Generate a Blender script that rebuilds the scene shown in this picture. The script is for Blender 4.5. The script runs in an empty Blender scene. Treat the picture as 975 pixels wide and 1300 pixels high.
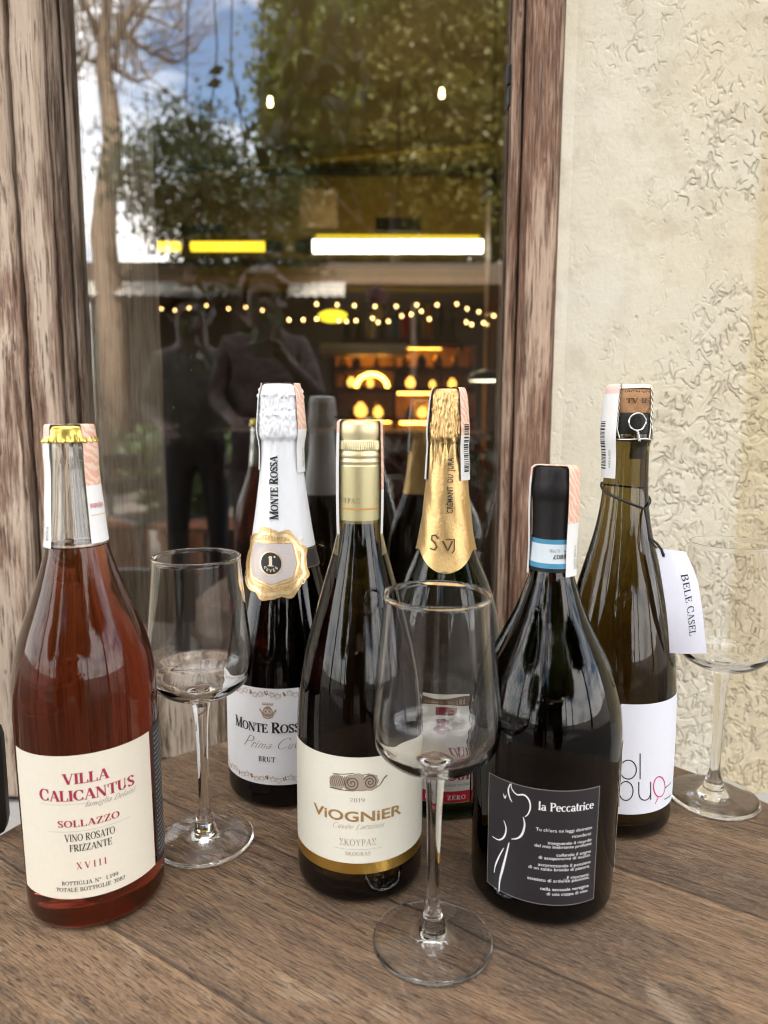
import bpy, bmesh, math, random
import numpy as np
from mathutils import Vector, Matrix, noise
R = math.radians
random.seed(4)
SC = bpy.context.scene
COL = SC.collection

# ------------------------------------------------------------------ camera, sky, sun, exposure
F, TH, RO, HC = 904.25, 0.13637, 0.00448, 0.28619
fw = Vector((0, math.cos(TH), -math.sin(TH)))
rt0 = Vector((1, 0, 0)); up0 = rt0.cross(fw)
rt = rt0*math.cos(RO) + up0*math.sin(RO); up = -rt0*math.sin(RO) + up0*math.cos(RO)
CAM = Vector((0, 0, HC))
cd = bpy.data.cameras.new('camera'); cam = bpy.data.objects.new('camera', cd); COL.objects.link(cam)
cam.matrix_world = Matrix(((rt.x, up.x, -fw.x, CAM.x), (rt.y, up.y, -fw.y, CAM.y), (rt.z, up.z, -fw.z, CAM.z), (0, 0, 0, 1)))
cd.sensor_fit = 'VERTICAL'; cd.sensor_height = 36; cd.lens = 36*F/1300
cd.clip_start = .02; cd.clip_end = 400
cd.dof.use_dof = True; cd.dof.focus_distance = .46; cd.dof.aperture_fstop = 6.5
SC.camera = cam

SUN_EL, SUN_AZ = 50, 12      # azimuth clockwise from +Y: the sun stands behind the building, the terrace lies in its shade
W = bpy.data.worlds.new('World'); SC.world = W; W.use_nodes = True
nt = W.node_tree; nt.nodes.clear()
def wn(t, **k):
    n = nt.nodes.new(t)
    for a, b in k.items(): setattr(n, a, b)
    return n
sky = wn('ShaderNodeTexSky', sky_type='NISHITA', sun_disc=False, sun_elevation=R(SUN_EL), sun_rotation=R(SUN_AZ))
tcw = wn('ShaderNodeTexCoord'); mpw = wn('ShaderNodeMapping'); mpw.inputs['Scale'].default_value = (1, 1, 2.2)
nz = wn('ShaderNodeTexNoise'); nz.inputs['Scale'].default_value = 2.6; nz.inputs['Detail'].default_value = 9; nz.inputs['Roughness'].default_value = .58
rmp = wn('ShaderNodeValToRGB'); rmp.color_ramp.elements[0].position = .37; rmp.color_ramp.elements[1].position = .55
mx = wn('ShaderNodeMixRGB'); mx.inputs['Color2'].default_value = (12, 11.6, 11.2, 1)
bg = wn('ShaderNodeBackground'); bg.inputs['Strength'].default_value = .15
wo = wn('ShaderNodeOutputWorld')
L_ = nt.links.new
L_(tcw.outputs['Generated'], mpw.inputs['Vector']); L_(mpw.outputs[0], nz.inputs['Vector']); L_(nz.outputs[0], rmp.inputs[0])
L_(rmp.outputs[0], mx.inputs[0]); L_(sky.outputs[0], mx.inputs['Color1']); L_(mx.outputs[0], bg.inputs[0]); L_(bg.outputs[0], wo.inputs[0])

sl = bpy.data.lights.new('sun', 'SUN'); sl.energy = 5.0; sl.angle = R(1); sl.color = (1, .91, .78)
so = bpy.data.objects.new('sun', sl); COL.objects.link(so)
sd = Vector((math.sin(R(SUN_AZ))*math.cos(R(SUN_EL)), math.cos(R(SUN_AZ))*math.cos(R(SUN_EL)), math.sin(R(SUN_EL))))
so.rotation_euler = sd.to_track_quat('Z', 'Y').to_euler(); so.location = sd*30

SC.view_settings.view_transform = 'Standard'; SC.view_settings.look = 'None'
SC.view_settings.gamma = 1; SC.view_settings.use_curve_mapping = False
SC.view_settings.exposure = 1.82
SC.render.engine = 'CYCLES'
cy = SC.cycles
cy.max_bounces = 22; cy.transmission_bounces = 18; cy.glossy_bounces = 8; cy.diffuse_bounces = 4; cy.transparent_max_bounces = 32
cy.caustics_reflective = False; cy.caustics_refractive = True; cy.blur_glossy = .6
cy.sample_clamp_indirect = 6
cy.use_denoising = True; cy.denoising_prefilter = 'ACCURATE'; cy.filter_width = 1.05; cy.use_adaptive_sampling = False

YP = .70            # window pane (outer face)
def ray(u, v): return (fw*F + rt*(u-487.5) - up*(v-650)).normalized()
def at(u, v, Y):
    d = ray(u, v); return CAM + d*((Y-CAM.y)/d.y)
def refl(u, v, dist):
    # a thing the photo shows mirrored in the pane: its real place in front of the window
    p = at(u, v, dist); p.y = 2*YP - p.y; return p
def project(p):
    d = Vector(p)-CAM; z = d.dot(fw); return 487.5+F*d.dot(rt)/z, 650-F*d.dot(up)/z

# ------------------------------------------------------------------ materials
class N:
    def __init__(s, name):
        s.m = bpy.data.materials.new(name); s.m.use_nodes = True; s.t = s.m.node_tree; s.t.nodes.clear()
        s.out = s.t.nodes.new('ShaderNodeOutputMaterial')
    def n(s, t, ins=None, **k):
        o = s.t.nodes.new(t)
        for a, b in k.items(): setattr(o, a, b)
        for a, b in (ins or {}).items():
            if hasattr(b, 'is_output') : s.t.links.new(b, o.inputs[a])
            else: o.inputs[a].default_value = b
        return o
    def noise(s, vec, scale, detail=4, rough=.55, dist=0):
        return s.n('ShaderNodeTexNoise', {'Vector': vec, 'Scale': scale, 'Detail': detail, 'Roughness': rough, 'Distortion': dist}).outputs[0]
    def mapping(s, scale=(1, 1, 1), rot=(0, 0, 0), loc=(0, 0, 0), src='Object'):
        tc = s.n('ShaderNodeTexCoord')
        return s.n('ShaderNodeMapping', {'Vector': tc.outputs[src], 'Scale': scale, 'Rotation': rot, 'Location': loc}).outputs[0]
    def ramp(s, fac, stops):
        r = s.n('ShaderNodeValToRGB', {0: fac}); e = r.color_ramp.elements
        while len(e) < len(stops): e.new(.5)
        for i, (p, c) in enumerate(stops):
            e[i].position = p; e[i].color = (*c, 1) if hasattr(c, '__len__') else (c, c, c, 1)
        return r.outputs[0]
    def mix(s, fac, a, b, mode='MIX'):
        f = lambda c: (*c, 1) if isinstance(c, (tuple, list)) and len(c) == 3 else c
        return s.n('ShaderNodeMixRGB', {0: fac, 1: f(a), 2: f(b)}, blend_type=mode).outputs[0]
    def math(s, op, a, b=0., c=0.):
        return s.n('ShaderNodeMath', {0: a, 1: b, 2: c}, operation=op).outputs[0]
    def bump(s, h, dist, strength=1., normal=None):
        i = {'Height': h, 'Distance': dist, 'Strength': strength}
        if normal is not None: i['Normal'] = normal
        return s.n('ShaderNodeBump', i).outputs[0]
    def pbsdf(s, **k):
        b = s.n('ShaderNodeBsdfPrincipled')
        for a, v in k.items():
            a = a.replace('_', ' ')
            if hasattr(v, 'is_output'): s.t.links.new(v, b.inputs[a])
            else: b.inputs[a].default_value = (*v, 1) if hasattr(v, '__len__') and len(v) == 3 else v
        return b.outputs[0]
    def done(s, surf=None, vol=None):
        if surf is not None: s.t.links.new(surf, s.out.inputs['Surface'])
        if vol is not None: s.t.links.new(vol, s.out.inputs['Volume'])
        return s.m
M = {}
def plain(name, col, rough=.6, metal=0., var=.12, scale=40., bump=0., spec=.5):
    if name in M: return M[name]
    q = N(name); v = q.mapping()
    f = q.noise(v, scale, 4)
    c = q.mix(f, tuple(x*(1-var) for x in col), tuple(min(1, x*(1+var)) for x in col))
    k = dict(Base_Color=c, Roughness=rough, Metallic=metal, Specular_IOR_Level=spec)
    if bump: k['Normal'] = q.bump(q.noise(v, scale*3, 3), bump)
    M[name] = q.done(q.pbsdf(**k)); return M[name]
def emit(name, col, s):
    q = N(name); M[name] = q.done(q.n('ShaderNodeEmission', {'Color': (*col, 1), 'Strength': s}).outputs[0]); return M[name]

def wood_frame(name, base, pale, dark, seed, palefac=.5):
    q = N(name); v = q.mapping((1, 1, .05), loc=(seed, seed*2, 0))
    g1 = q.noise(v, 170, 8, .7, .5); g2 = q.noise(v, 420, 4, .6); g3 = q.noise(q.mapping((1, 1, .16), loc=(seed, 0, seed)), 26, 6, .62, .6)
    c = q.mix(q.ramp(g1, [(.36, 0), (.62, 1)]), dark, base)
    worn = q.math('ADD', q.math('MULTIPLY', g1, .5), q.math('MULTIPLY', g3, .65))
    c = q.mix(q.ramp(worn, [(.60-palefac*.10, 0), (.66-palefac*.06, .9)]), c, pale)
    c = q.mix(q.ramp(g3, [(.30, .55), (.42, 0)]), c, dark)
    c = q.mix(q.ramp(g2, [(.36, .85), (.46, 0)]), c, tuple(x*.5 for x in dark))
    fine = q.noise(q.mapping((1, 1, .03), loc=(0, seed, 0)), 1100, 2)
    c = q.mix(q.ramp(fine, [(.5, 0), (.7, .45)]), c, tuple(min(1, x*1.35) for x in pale))
    knot = q.ramp(q.n('ShaderNodeTexVoronoi', {'Vector': q.mapping((1, 1, .5), loc=(0, 0, seed)), 'Scale': 55.}).outputs[0], [(.05, .6), (.10, 0)])
    c = q.mix(knot, c, tuple(x*.4 for x in dark))
    h = q.math('ADD', q.math('MULTIPLY', g1, .8), q.math('MULTIPLY', g2, .5))
    M[name] = q.done(q.pbsdf(Base_Color=c, Roughness=.72, Specular_IOR_Level=.3, Normal=q.bump(h, .0016, .9))); return M[name]

def table_wood():
    q = N('oak_tabletop'); ang = R(33)       # grain direction in the table plane
    tc = q.n('ShaderNodeTexCoord').outputs['Object']; rv = q.n('ShaderNodeMapping', {'Vector': tc, 'Rotation': (0, 0, ang)}).outputs[0]
    wob = q.n('ShaderNodeTexNoise', {'Vector': q.n('ShaderNodeMapping', {'Vector': rv, 'Scale': (2.2, 7, 1)}).outputs[0], 'Scale': 2.}).outputs[1]
    rv2 = q.n('ShaderNodeMixRGB', {0: .012, 1: rv, 2: wob}, blend_type='ADD').outputs[0]
    def mp(sx, sy, loc=(0, 0, 0)): return q.n('ShaderNodeMapping', {'Vector': rv2, 'Scale': (sx, sy, 1), 'Location': loc}).outputs[0]
    sep = q.n('ShaderNodeSeparateXYZ', {0: rv}).outputs[1]
    pos = q.math('ADD', q.math('MULTIPLY', sep, 1/.105), .13)
    fr = q.math('FRACT', pos)
    seam = q.ramp(q.math('ABSOLUTE', q.math('SUBTRACT', fr, .5)), [(.0, 1), (.007, .8), (.014, 0)])
    board = q.n('ShaderNodeTexWhiteNoise', {'W': q.math('FLOOR', q.math('ADD', pos, .5))}, noise_dimensions='1D').outputs[0]
    shift = q.n('ShaderNodeCombineXYZ', {0: q.math('MULTIPLY', board, 7.), 1: q.math('MULTIPLY', board, 3.), 2: board}).outputs[0]
    def nb(sx, sy, sc, det, ro, di=0.):
        v = q.n('ShaderNodeVectorMath', {0: mp(sx, sy), 1: shift}, operation='ADD').outputs[0]; return q.noise(v, sc, det, ro, di)
    g = nb(1.0, 13, 11, 9, .68, .5); bands = nb(.35, 9, 7, 4, .55, .8)
    pores = nb(1.6, 30, 60, 4, .6); fine = nb(1.5, 24, 190, 3, .6); hair = nb(.7, 26, 150, 2, .5)
    blot = nb(1, 1.5, 7, 6, .62, .5); blot2 = nb(1, 1.8, 19, 6, .65, .8); speck = q.noise(rv, 420, 2)
    c = q.mix(q.ramp(g, [(.32, 0), (.50, .55), (.70, 1)]), (.085, .046, .025), (.335, .208, .115))
    c = q.mix(q.ramp(bands, [(.42, .55), (.58, 0)]), c, (.14, .085, .052))
    c = q.mix(q.ramp(blot, [(.50, 0), (.64, .72)]), c, (.062, .041, .028))
    c = q.mix(q.ramp(blot2, [(.60, 0), (.66, .55)]), c, (.20, .098, .05))
    c = q.mix(q.ramp(blot2, [(.32, .5), (.42, 0)]), c, (.40, .30, .21))
    c = q.mix(q.ramp(pores, [(.35, .8), (.42, 0)]), c, (.034, .021, .013))
    c = q.mix(q.ramp(hair, [(.34, .7), (.42, 0)]), c, (.045, .028, .018))
    c = q.mix(q.ramp(fine, [(.54, 0), (.66, .6)]), c, (.44, .33, .235))
    c = q.mix(q.math('MULTIPLY', board, .30), c, (.11, .072, .048))
    c = q.mix(q.math('MULTIPLY', seam, .6), c, (.016, .010, .007))
    c = q.mix(q.ramp(speck, [(.74, 0), (.78, .5)]), c, (.5, .42, .34))
    h = q.math('SUBTRACT', q.math('MULTIPLY', g, .5), q.math('ADD', q.ramp(pores, [(.36, .8), (.45, 0)]), seam))
    n = q.bump(q.math('ADD', h, q.math('MULTIPLY', fine, .3)), .0011, 1.)
    rough = q.math('ADD', q.math('MULTIPLY', blot, .3), .40)
    M['table'] = q.done(q.pbsdf(Base_Color=c, Roughness=rough, Specular_IOR_Level=.4, Normal=n))
table_wood()

def stucco(name, xsplit):
    q = N(name); v = q.mapping((1, 1, 1))
    fine = q.noise(v, 260, 5, .7); big = q.noise(v, 3.2, 4, .55); mid = q.noise(v, 11, 5, .6)
    wv = q.mapping((1, 1, 1), (0, R(-38), 0))
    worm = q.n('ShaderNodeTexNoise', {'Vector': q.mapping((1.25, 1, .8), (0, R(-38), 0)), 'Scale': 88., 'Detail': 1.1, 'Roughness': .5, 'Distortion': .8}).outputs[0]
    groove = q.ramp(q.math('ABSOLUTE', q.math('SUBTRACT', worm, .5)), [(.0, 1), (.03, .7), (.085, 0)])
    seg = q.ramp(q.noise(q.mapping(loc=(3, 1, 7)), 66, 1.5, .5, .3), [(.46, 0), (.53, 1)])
    worm2 = q.noise(q.mapping((1, 1, 1), loc=(1, 4, 2)), 33, 2.2, .5, 1.1)
    swirl = q.ramp(q.math('ABSOLUTE', q.math('SUBTRACT', worm2, .5)), [(.0, 1), (.02, .7), (.085, 0)])
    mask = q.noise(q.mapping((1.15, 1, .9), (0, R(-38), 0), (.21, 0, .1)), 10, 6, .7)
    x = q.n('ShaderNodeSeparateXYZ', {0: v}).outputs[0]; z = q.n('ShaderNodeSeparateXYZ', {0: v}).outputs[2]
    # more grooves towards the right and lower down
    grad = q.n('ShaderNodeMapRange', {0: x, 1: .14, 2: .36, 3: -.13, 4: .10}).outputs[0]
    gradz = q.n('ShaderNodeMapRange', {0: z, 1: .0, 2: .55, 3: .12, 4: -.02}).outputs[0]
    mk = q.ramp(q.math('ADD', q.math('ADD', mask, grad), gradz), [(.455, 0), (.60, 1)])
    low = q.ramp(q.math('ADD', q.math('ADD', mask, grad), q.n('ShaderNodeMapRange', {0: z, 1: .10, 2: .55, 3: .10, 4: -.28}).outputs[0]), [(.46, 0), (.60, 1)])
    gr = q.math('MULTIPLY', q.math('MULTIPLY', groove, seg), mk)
    pits = q.ramp(q.n('ShaderNodeTexVoronoi', {'Vector': v, 'Scale': 60.}).outputs[0], [(.05, 1), (.12, 0)])
    pm = q.math('MULTIPLY', pits, q.ramp(q.noise(q.mapping(loc=(5, 2, 1)), 9, 3), [(.55, 0), (.66, 1)]))
    side = q.ramp(q.math('ADD', x, q.math('MULTIPLY', q.math('SUBTRACT', mid, .5), .010)), [(xsplit-.002, 0), (xsplit+.001, 1)])
    base = q.mix(q.ramp(big, [(.38, 0), (.62, 1)]), (.62, .55, .405), (.68, .63, .515))
    yel = q.mix(big, (.60, .50, .31), (.57, .485, .33))
    c = q.mix(side, base, yel)
    c = q.mix(q.ramp(q.noise(v, 34, 6, .65), [(.50, 0), (.66, .4)]), c, (.47, .40, .285))
    c = q.mix(q.ramp(fine, [(.30, .4), (.40, 0)]), c, (.40, .34, .25))
    c = q.mix(q.ramp(mid, [(.5, 0), (.72, .35)]), c, (.64, .62, .56))
    c = q.mix(q.ramp(mid, [(.30, .2), (.42, 0)]), c, (.42, .37, .28))
    c = q.mix(q.math('MULTIPLY', q.math('POWER', gr, 2.), .42), c, (.30, .225, .155))  # groove shade put into the colour as brown, on top of the bump
    c = q.mix(q.math('MULTIPLY', pm, .5), c, (.2, .14, .09))
    lump = q.noise(v, 46, 4, .6, .5)
    ridge2 = q.noise(v, 60, 3, .55, 1.4)
    lumpy = q.math('MULTIPLY', ridge2, q.math('ADD', q.math('MULTIPLY', side, 1.1), q.math('MULTIPLY', mk, .5)))
    h = q.math('ADD', q.math('SUBTRACT', q.math('MULTIPLY', lump, .75), q.math('ADD', gr, pm)), q.math('MULTIPLY', fine, .34))
    h = q.math('ADD', h, lumpy)
    h = q.math('SUBTRACT', h, q.math('MULTIPLY', q.math('MULTIPLY', swirl, low), .65))
    n = q.bump(h, .0016, 1.)
    M[name] = q.done(q.pbsdf(Base_Color=c, Roughness=.88, Specular_IOR_Level=.25, Normal=n)); return M[name]

def bottle_glass(name, tint, absorb, dens, diffuse=None, dfac=0., ior=1.42, rough=.0):
    q = N(name)
    g = q.n('ShaderNodeBsdfPrincipled', {'Base Color': (*tint, 1), 'Transmission Weight': 1., 'Roughness': rough, 'IOR': ior}).outputs[0]
    if diffuse:
        d = q.n('ShaderNodeBsdfDiffuse', {'Color': (*diffuse, 1)}).outputs[0]
        g = q.n('ShaderNodeMixShader', {0: dfac, 1: g, 2: d}).outputs[0]
    va = q.n('ShaderNodeVolumeAbsorption', {'Color': (*absorb, 1), 'Density': dens}).outputs[0] if dens else None
    M[name] = q.done(g, va); return M[name]
bottle_glass('clear_crystal', (1, 1, 1), (1, 1, 1), 0, ior=1.38)
bottle_glass('clear_bottle_glass', (.97, .985, .975), (.8, 1, .95), 0, ior=1.5)
bottle_glass('rose_wine', (.95, .74, .55), (.52, .06, .0), 44, (.17, .038, .007), .14, ior=1.4)
bottle_glass('olive_glass', (.50, .45, .22), (.40, .29, .0), 58)
bottle_glass('brown_olive_glass', (.40, .37, .18), (.32, .20, .0), 66)
bottle_glass('green_black_glass', (.30, .36, .22), (.30, .40, .12), 70)
bottle_glass('black_glass', (.22, .17, .12), (.25, .15, .05), 110)

def pane_mat():
    q = N('window_glass'); v = q.mapping()
    n = q.bump(q.noise(v, 5, 2), .0006, .25)
    gl = q.n('ShaderNodeBsdfGlossy', {'Color': (1, 1, 1, 1), 'Roughness': .0, 'Normal': n}).outputs[0]
    tr = q.n('ShaderNodeBsdfTransparent', {'Color': (.96, .95, .92, 1)}).outputs[0]
    fc = q.n('ShaderNodeLayerWeight', {'Blend': .5}).outputs['Facing']
    fr = q.math('ADD', q.math('MULTIPLY', q.math('POWER', fc, 5.), .81), .19)
    # a thin film of dust and wiped streaks
    st = q.ramp(q.noise(q.mapping((1, 1, .25)), 7, 5, .6), [(.55, 0), (.75, .035)])
    spk = q.ramp(q.n('ShaderNodeTexVoronoi', {'Vector': v, 'Scale': 150.}).outputs[0], [(.04, .35), (.09, 0)])
    spk = q.math('MULTIPLY', spk, q.ramp(q.noise(v, 14, 3), [(.5, 0), (.66, 1)]))
    di = q.n('ShaderNodeBsdfDiffuse', {'Color': (.6, .58, .52, 1)}).outputs[0]
    m = q.n('ShaderNodeMixShader', {0: fr, 1: tr, 2: gl}).outputs[0]
    m = q.n('ShaderNodeMixShader', {0: q.math('ADD', st, spk), 1: m, 2: di}).outputs[0]
    M['pane'] = q.done(m)
pane_mat()

def paper(name, col, rough=.62):
    q = N(name); v = q.mapping()
    f = q.noise(v, 420, 3); g = q.noise(v, 60, 3)
    c = q.mix(f, tuple(x*.95 for x in col), tuple(min(1, x*1.03) for x in col))
    c = q.mix(q.math('MULTIPLY', g, .12), c, tuple(x*.82 for x in col))
    M[name] = q.done(q.pbsdf(Base_Color=c, Roughness=rough, Specular_IOR_Level=.35, Normal=q.bump(f, .0001, .5))); return M[name]
paper('cream_paper', (.74, .69, .58)); paper('ivory_paper', (.72, .70, .61)); paper('white_paper', (.75, .76, .78)); paper('blue_white_paper', (.70, .72, .80))
paper('tag_card', (.74, .75, .86)); paper('black_paper', (.020, .018, .022), .5); paper('grey_black_paper', (.03, .03, .032), .5)
paper('stamp_white', (.76, .76, .76)); paper('stamp_pink', (.76, .56, .49)); paper('pale_blue_paper', (.56, .63, .68)); paper('old_white_paper', (.66, .62, .53))
def stamp_pattern():
    q = N('stamp_orange'); v = q.mapping((1, 1, 1), (R(20), R(30), R(10)))
    w = q.n('ShaderNodeTexWave', {'Vector': v, 'Scale': 120., 'Distortion': 6., 'Detail': 1.5, 'Detail Scale': 1.5}).outputs[0]
    c = q.mix(q.ramp(w, [(.35, 0), (.65, 1)]), (.70, .40, .29), (.75, .56, .45))
    M['stamp_orange'] = q.done(q.pbsdf(Base_Color=c, Roughness=.6))
stamp_pattern()
INK = dict(crimson=(.34, .018, .06), black=(.012, .011, .012), grey=(.22, .21, .20), gold=(.42, .25, .09), tan=(.36, .25, .14), white=(.8, .8, .82),
           red=(.48, .012, .035), brown=(.085, .04, .01), palegrey=(.42, .42, .42), teal=(.045, .22, .36), goldbrown=(.28, .15, .035), orange=(.55, .24, .05), darkred=(.22, .02, .03), magenta=(.6, .03, .12), lilac=(.52, .47, .48))
def ink(k): return plain('ink_'+k, INK[k], .55, var=.04, scale=300)
def metal(name, col, rough, bump=0., scale=200, var=.1):
    return plain(name, col, rough, 1., var, scale, bump)
metal('gold_foil', (.62, .42, .19), .42, .00035, 130); plain('champagne_gold', (.70, .62, .38), .42, .75, .06, 120); metal('crown_gold', (.66, .50, .13), .28)
metal('wire_steel', (.72, .70, .66), .3); metal('badge_gold', (.62, .42, .2), .4, .0004, 260, .3); metal('badge_pale', (.78, .62, .38), .38); metal('gold_band', (.60, .38, .09), .35)
def crumpled(name, col, rough, amp, metalv=0., sc=55):
    q = N(name); v = q.mapping((1, 1, .8))
    h = q.n('ShaderNodeTexNoise', {'Vector': v, 'Scale': float(sc), 'Detail': 4., 'Distortion': .8}).outputs[0]
    M[name] = q.done(q.pbsdf(Base_Color=q.mix(h, tuple(x*.9 for x in col), col), Roughness=rough, Metallic=metalv, Normal=q.bump(h, amp, 1.)))
crumpled('white_foil', (.76, .78, .82), .42, .0006); crumpled('white_foil_rough', (.72, .75, .80), .45, .003, 0, 130)
crumpled('gold_foil_rough', (.72, .46, .15), .30, .0032, 1., 120)
plain('black_capsule', (.009, .0085, .009), .5, 0, .1, 60, .0002, .25)
plain('capsule_cream', (.50, .45, .25), .38, .55, .05, 60)
plain('cork', (.42, .23, .11), .85, 0, .35, 260, .0006)
plain('black_cord', (.012, .01, .012), .7); plain('black_plastic', (.012, .012, .013), .35); plain('black_metal', (.015, .015, .016), .4)
plain('plate_enamel', (.66, .66, .54), .4)
# ------------------------------------------------------------------ mesh helpers
class MB:
    def __init__(s): s.v = []; s.f = []; s.mi = []; s.mats = []
    def mat(s, m):
        if isinstance(m, str): m = M[m]
        if m not in s.mats: s.mats.append(m)
        return s.mats.index(m)
    def add(s, vs, fs, m):
        k = s.mat(m); b = len(s.v); s.v += [tuple(p) for p in vs]
        for f in fs: s.f.append([i+b for i in f]); s.mi.append(k)
    def box(s, lo, hi, m, bev=0.):
        (x0, y0, z0), (x1, y1, z1) = lo, hi
        if bev <= 0:
            s.add([(x0, y0, z0), (x1, y0, z0), (x1, y1, z0), (x0, y1, z0), (x0, y0, z1), (x1, y0, z1), (x1, y1, z1), (x0, y1, z1)],
                  [(3, 2, 1, 0), (4, 5, 6, 7), (0, 1, 5, 4), (1, 2, 6, 5), (2, 3, 7, 6), (3, 0, 4, 7)], m); return
        bm = bmesh.new(); bmesh.ops.create_cube(bm, size=1)
        for v in bm.verts: v.co = Vector(((x0+x1)/2+v.co.x*(x1-x0), (y0+y1)/2+v.co.y*(y1-y0), (z0+z1)/2+v.co.z*(z1-z0)))
        bmesh.ops.bevel(bm, geom=bm.edges[:], offset=bev, segments=2, affect='EDGES', profile=.6)
        s.bm(bm, m)
    def bm(s, bm, m):
        bm.verts.index_update(); s.add([v.co[:] for v in bm.verts], [[v.index for v in f.verts] for f in bm.faces], m); bm.free()
    def lathe(s, pts, m, segs=72, rmod=None, c=(0, 0, 0)):
        rings = []; vs = []; fs = []
        for r, z in pts:
            if r < 1e-7: rings.append([len(vs)]); vs.append((c[0], c[1], c[2]+z))
            else:
                b = len(vs); rings.append(list(range(b, b+segs)))
                for i in range(segs):
                    a = 2*math.pi*i/segs; q = r+(rmod(a, z) if rmod else 0)
                    vs.append((c[0]+q*math.cos(a), c[1]+q*math.sin(a), c[2]+z))
        for A, B in zip(rings, rings[1:]):
            for i in range(segs):
                j = (i+1) % segs
                if len(A) == 1 and len(B) == 1: continue
                if len(A) == 1: fs.append((A[0], B[j], B[i]))
                elif len(B) == 1: fs.append((A[i], A[j], B[0]))
                else: fs.append((A[i], A[j], B[j], B[i]))
        s.add(vs, fs, m)
    def tube(s, pts, rad, m, segs=8, cap=True):
        pts = [Vector(p) for p in pts]; n = len(pts)
        rad = rad if hasattr(rad, '__len__') else [rad]*n
        vs = []; fs = []; nrm = None
        for i, p in enumerate(pts):
            t = (pts[min(i+1, n-1)]-pts[max(i-1, 0)]).normalized()
            if nrm is None: nrm = t.orthogonal().normalized()
            else: nrm = (nrm - t*nrm.dot(t)).normalized()
            b = t.cross(nrm)
            for k in range(segs):
                a = 2*math.pi*k/segs; vs.append(p+(nrm*math.cos(a)+b*math.sin(a))*rad[i])
        for i in range(n-1):
            for k in range(segs):
                j = (k+1) % segs; fs.append((i*segs+k, i*segs+j, (i+1)*segs+j, (i+1)*segs+k))
        if cap: fs.append(list(range(segs))[::-1]); fs.append([(n-1)*segs+k for k in range(segs)])
        s.add(vs, fs, m)
    def sphere(s, c, r, m, u=12, v=8, sc=(1, 1, 1)):
        bm = bmesh.new(); bmesh.ops.create_uvsphere(bm, u_segments=u, v_segments=v, radius=1)
        for w in bm.verts: w.co = Vector((c[0]+w.co.x*r*sc[0], c[1]+w.co.y*r*sc[1], c[2]+w.co.z*r*sc[2]))
        s.bm(bm, m)
    def build(s, name, parent=None, smooth=False, angle=None, loc=(0, 0, 0)):
        me = bpy.data.meshes.new(name); me.from_pydata(s.v, [], s.f)
        for m in s.mats: me.materials.append(m)
        me.polygons.foreach_set('material_index', s.mi)
        if smooth or angle:
            me.polygons.foreach_set('use_smooth', [True]*len(s.f))
            if angle: me.set_sharp_from_angle(angle=R(angle))
        me.validate(); me.update()
        o = bpy.data.objects.new(name, me); COL.objects.link(o); o.location = loc
        if parent: o.parent = parent
        return o
def root(name, loc, label, cat, group=None, rz=0):
    o = bpy.data.objects.new(name, None); COL.objects.link(o); o.location = loc; o.rotation_euler = (0, 0, rz); o.empty_display_size = .05
    return tag(o, label, cat, group)
def tag(o, label, cat, group=None, kind=None):
    o['label'] = label; o['category'] = cat
    if group: o['group'] = group
    if kind: o['kind'] = kind
    return o
def struct(o, kind='structure'):
    o['kind'] = kind; return o
def copy_thing(o, label=None, group=None):
    c = o.copy(); COL.objects.link(c)
    if label: c['label'] = label
    if group: c['group'] = group
    for ch in list(o.children):
        d = ch.copy(); COL.objects.link(d); d.parent = c
        for g in list(ch.children):
            e = g.copy(); COL.objects.link(e); e.parent = d
    return c

class Prof:
    # smooth radius-over-height curve (monotone cubic)
    def __init__(s, pts):
        pts = sorted(pts); s.x = np.array([p[0] for p in pts], float); s.y = np.array([p[1] for p in pts], float)
        h = np.diff(s.x); d = np.diff(s.y)/h; m = np.zeros(len(s.x)); m[0] = d[0]; m[-1] = d[-1]
        for i in range(1, len(m)-1):
            if d[i-1]*d[i] > 0:
                w1 = 2*h[i]+h[i-1]; w2 = h[i]+2*h[i-1]; m[i] = (w1+w2)/(w1/d[i-1]+w2/d[i])
        s.m = m
    def __call__(s, z):
        z = min(max(z, s.x[0]), s.x[-1]); i = int(min(max(np.searchsorted(s.x, z)-1, 0), len(s.x)-2))
        h = s.x[i+1]-s.x[i]; t = (z-s.x[i])/h
        return float((1+2*t)*(1-t)**2*s.y[i]+t*(1-t)**2*h*s.m[i]+t*t*(3-2*t)*s.y[i+1]+t*t*(t-1)*h*s.m[i+1])

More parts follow.
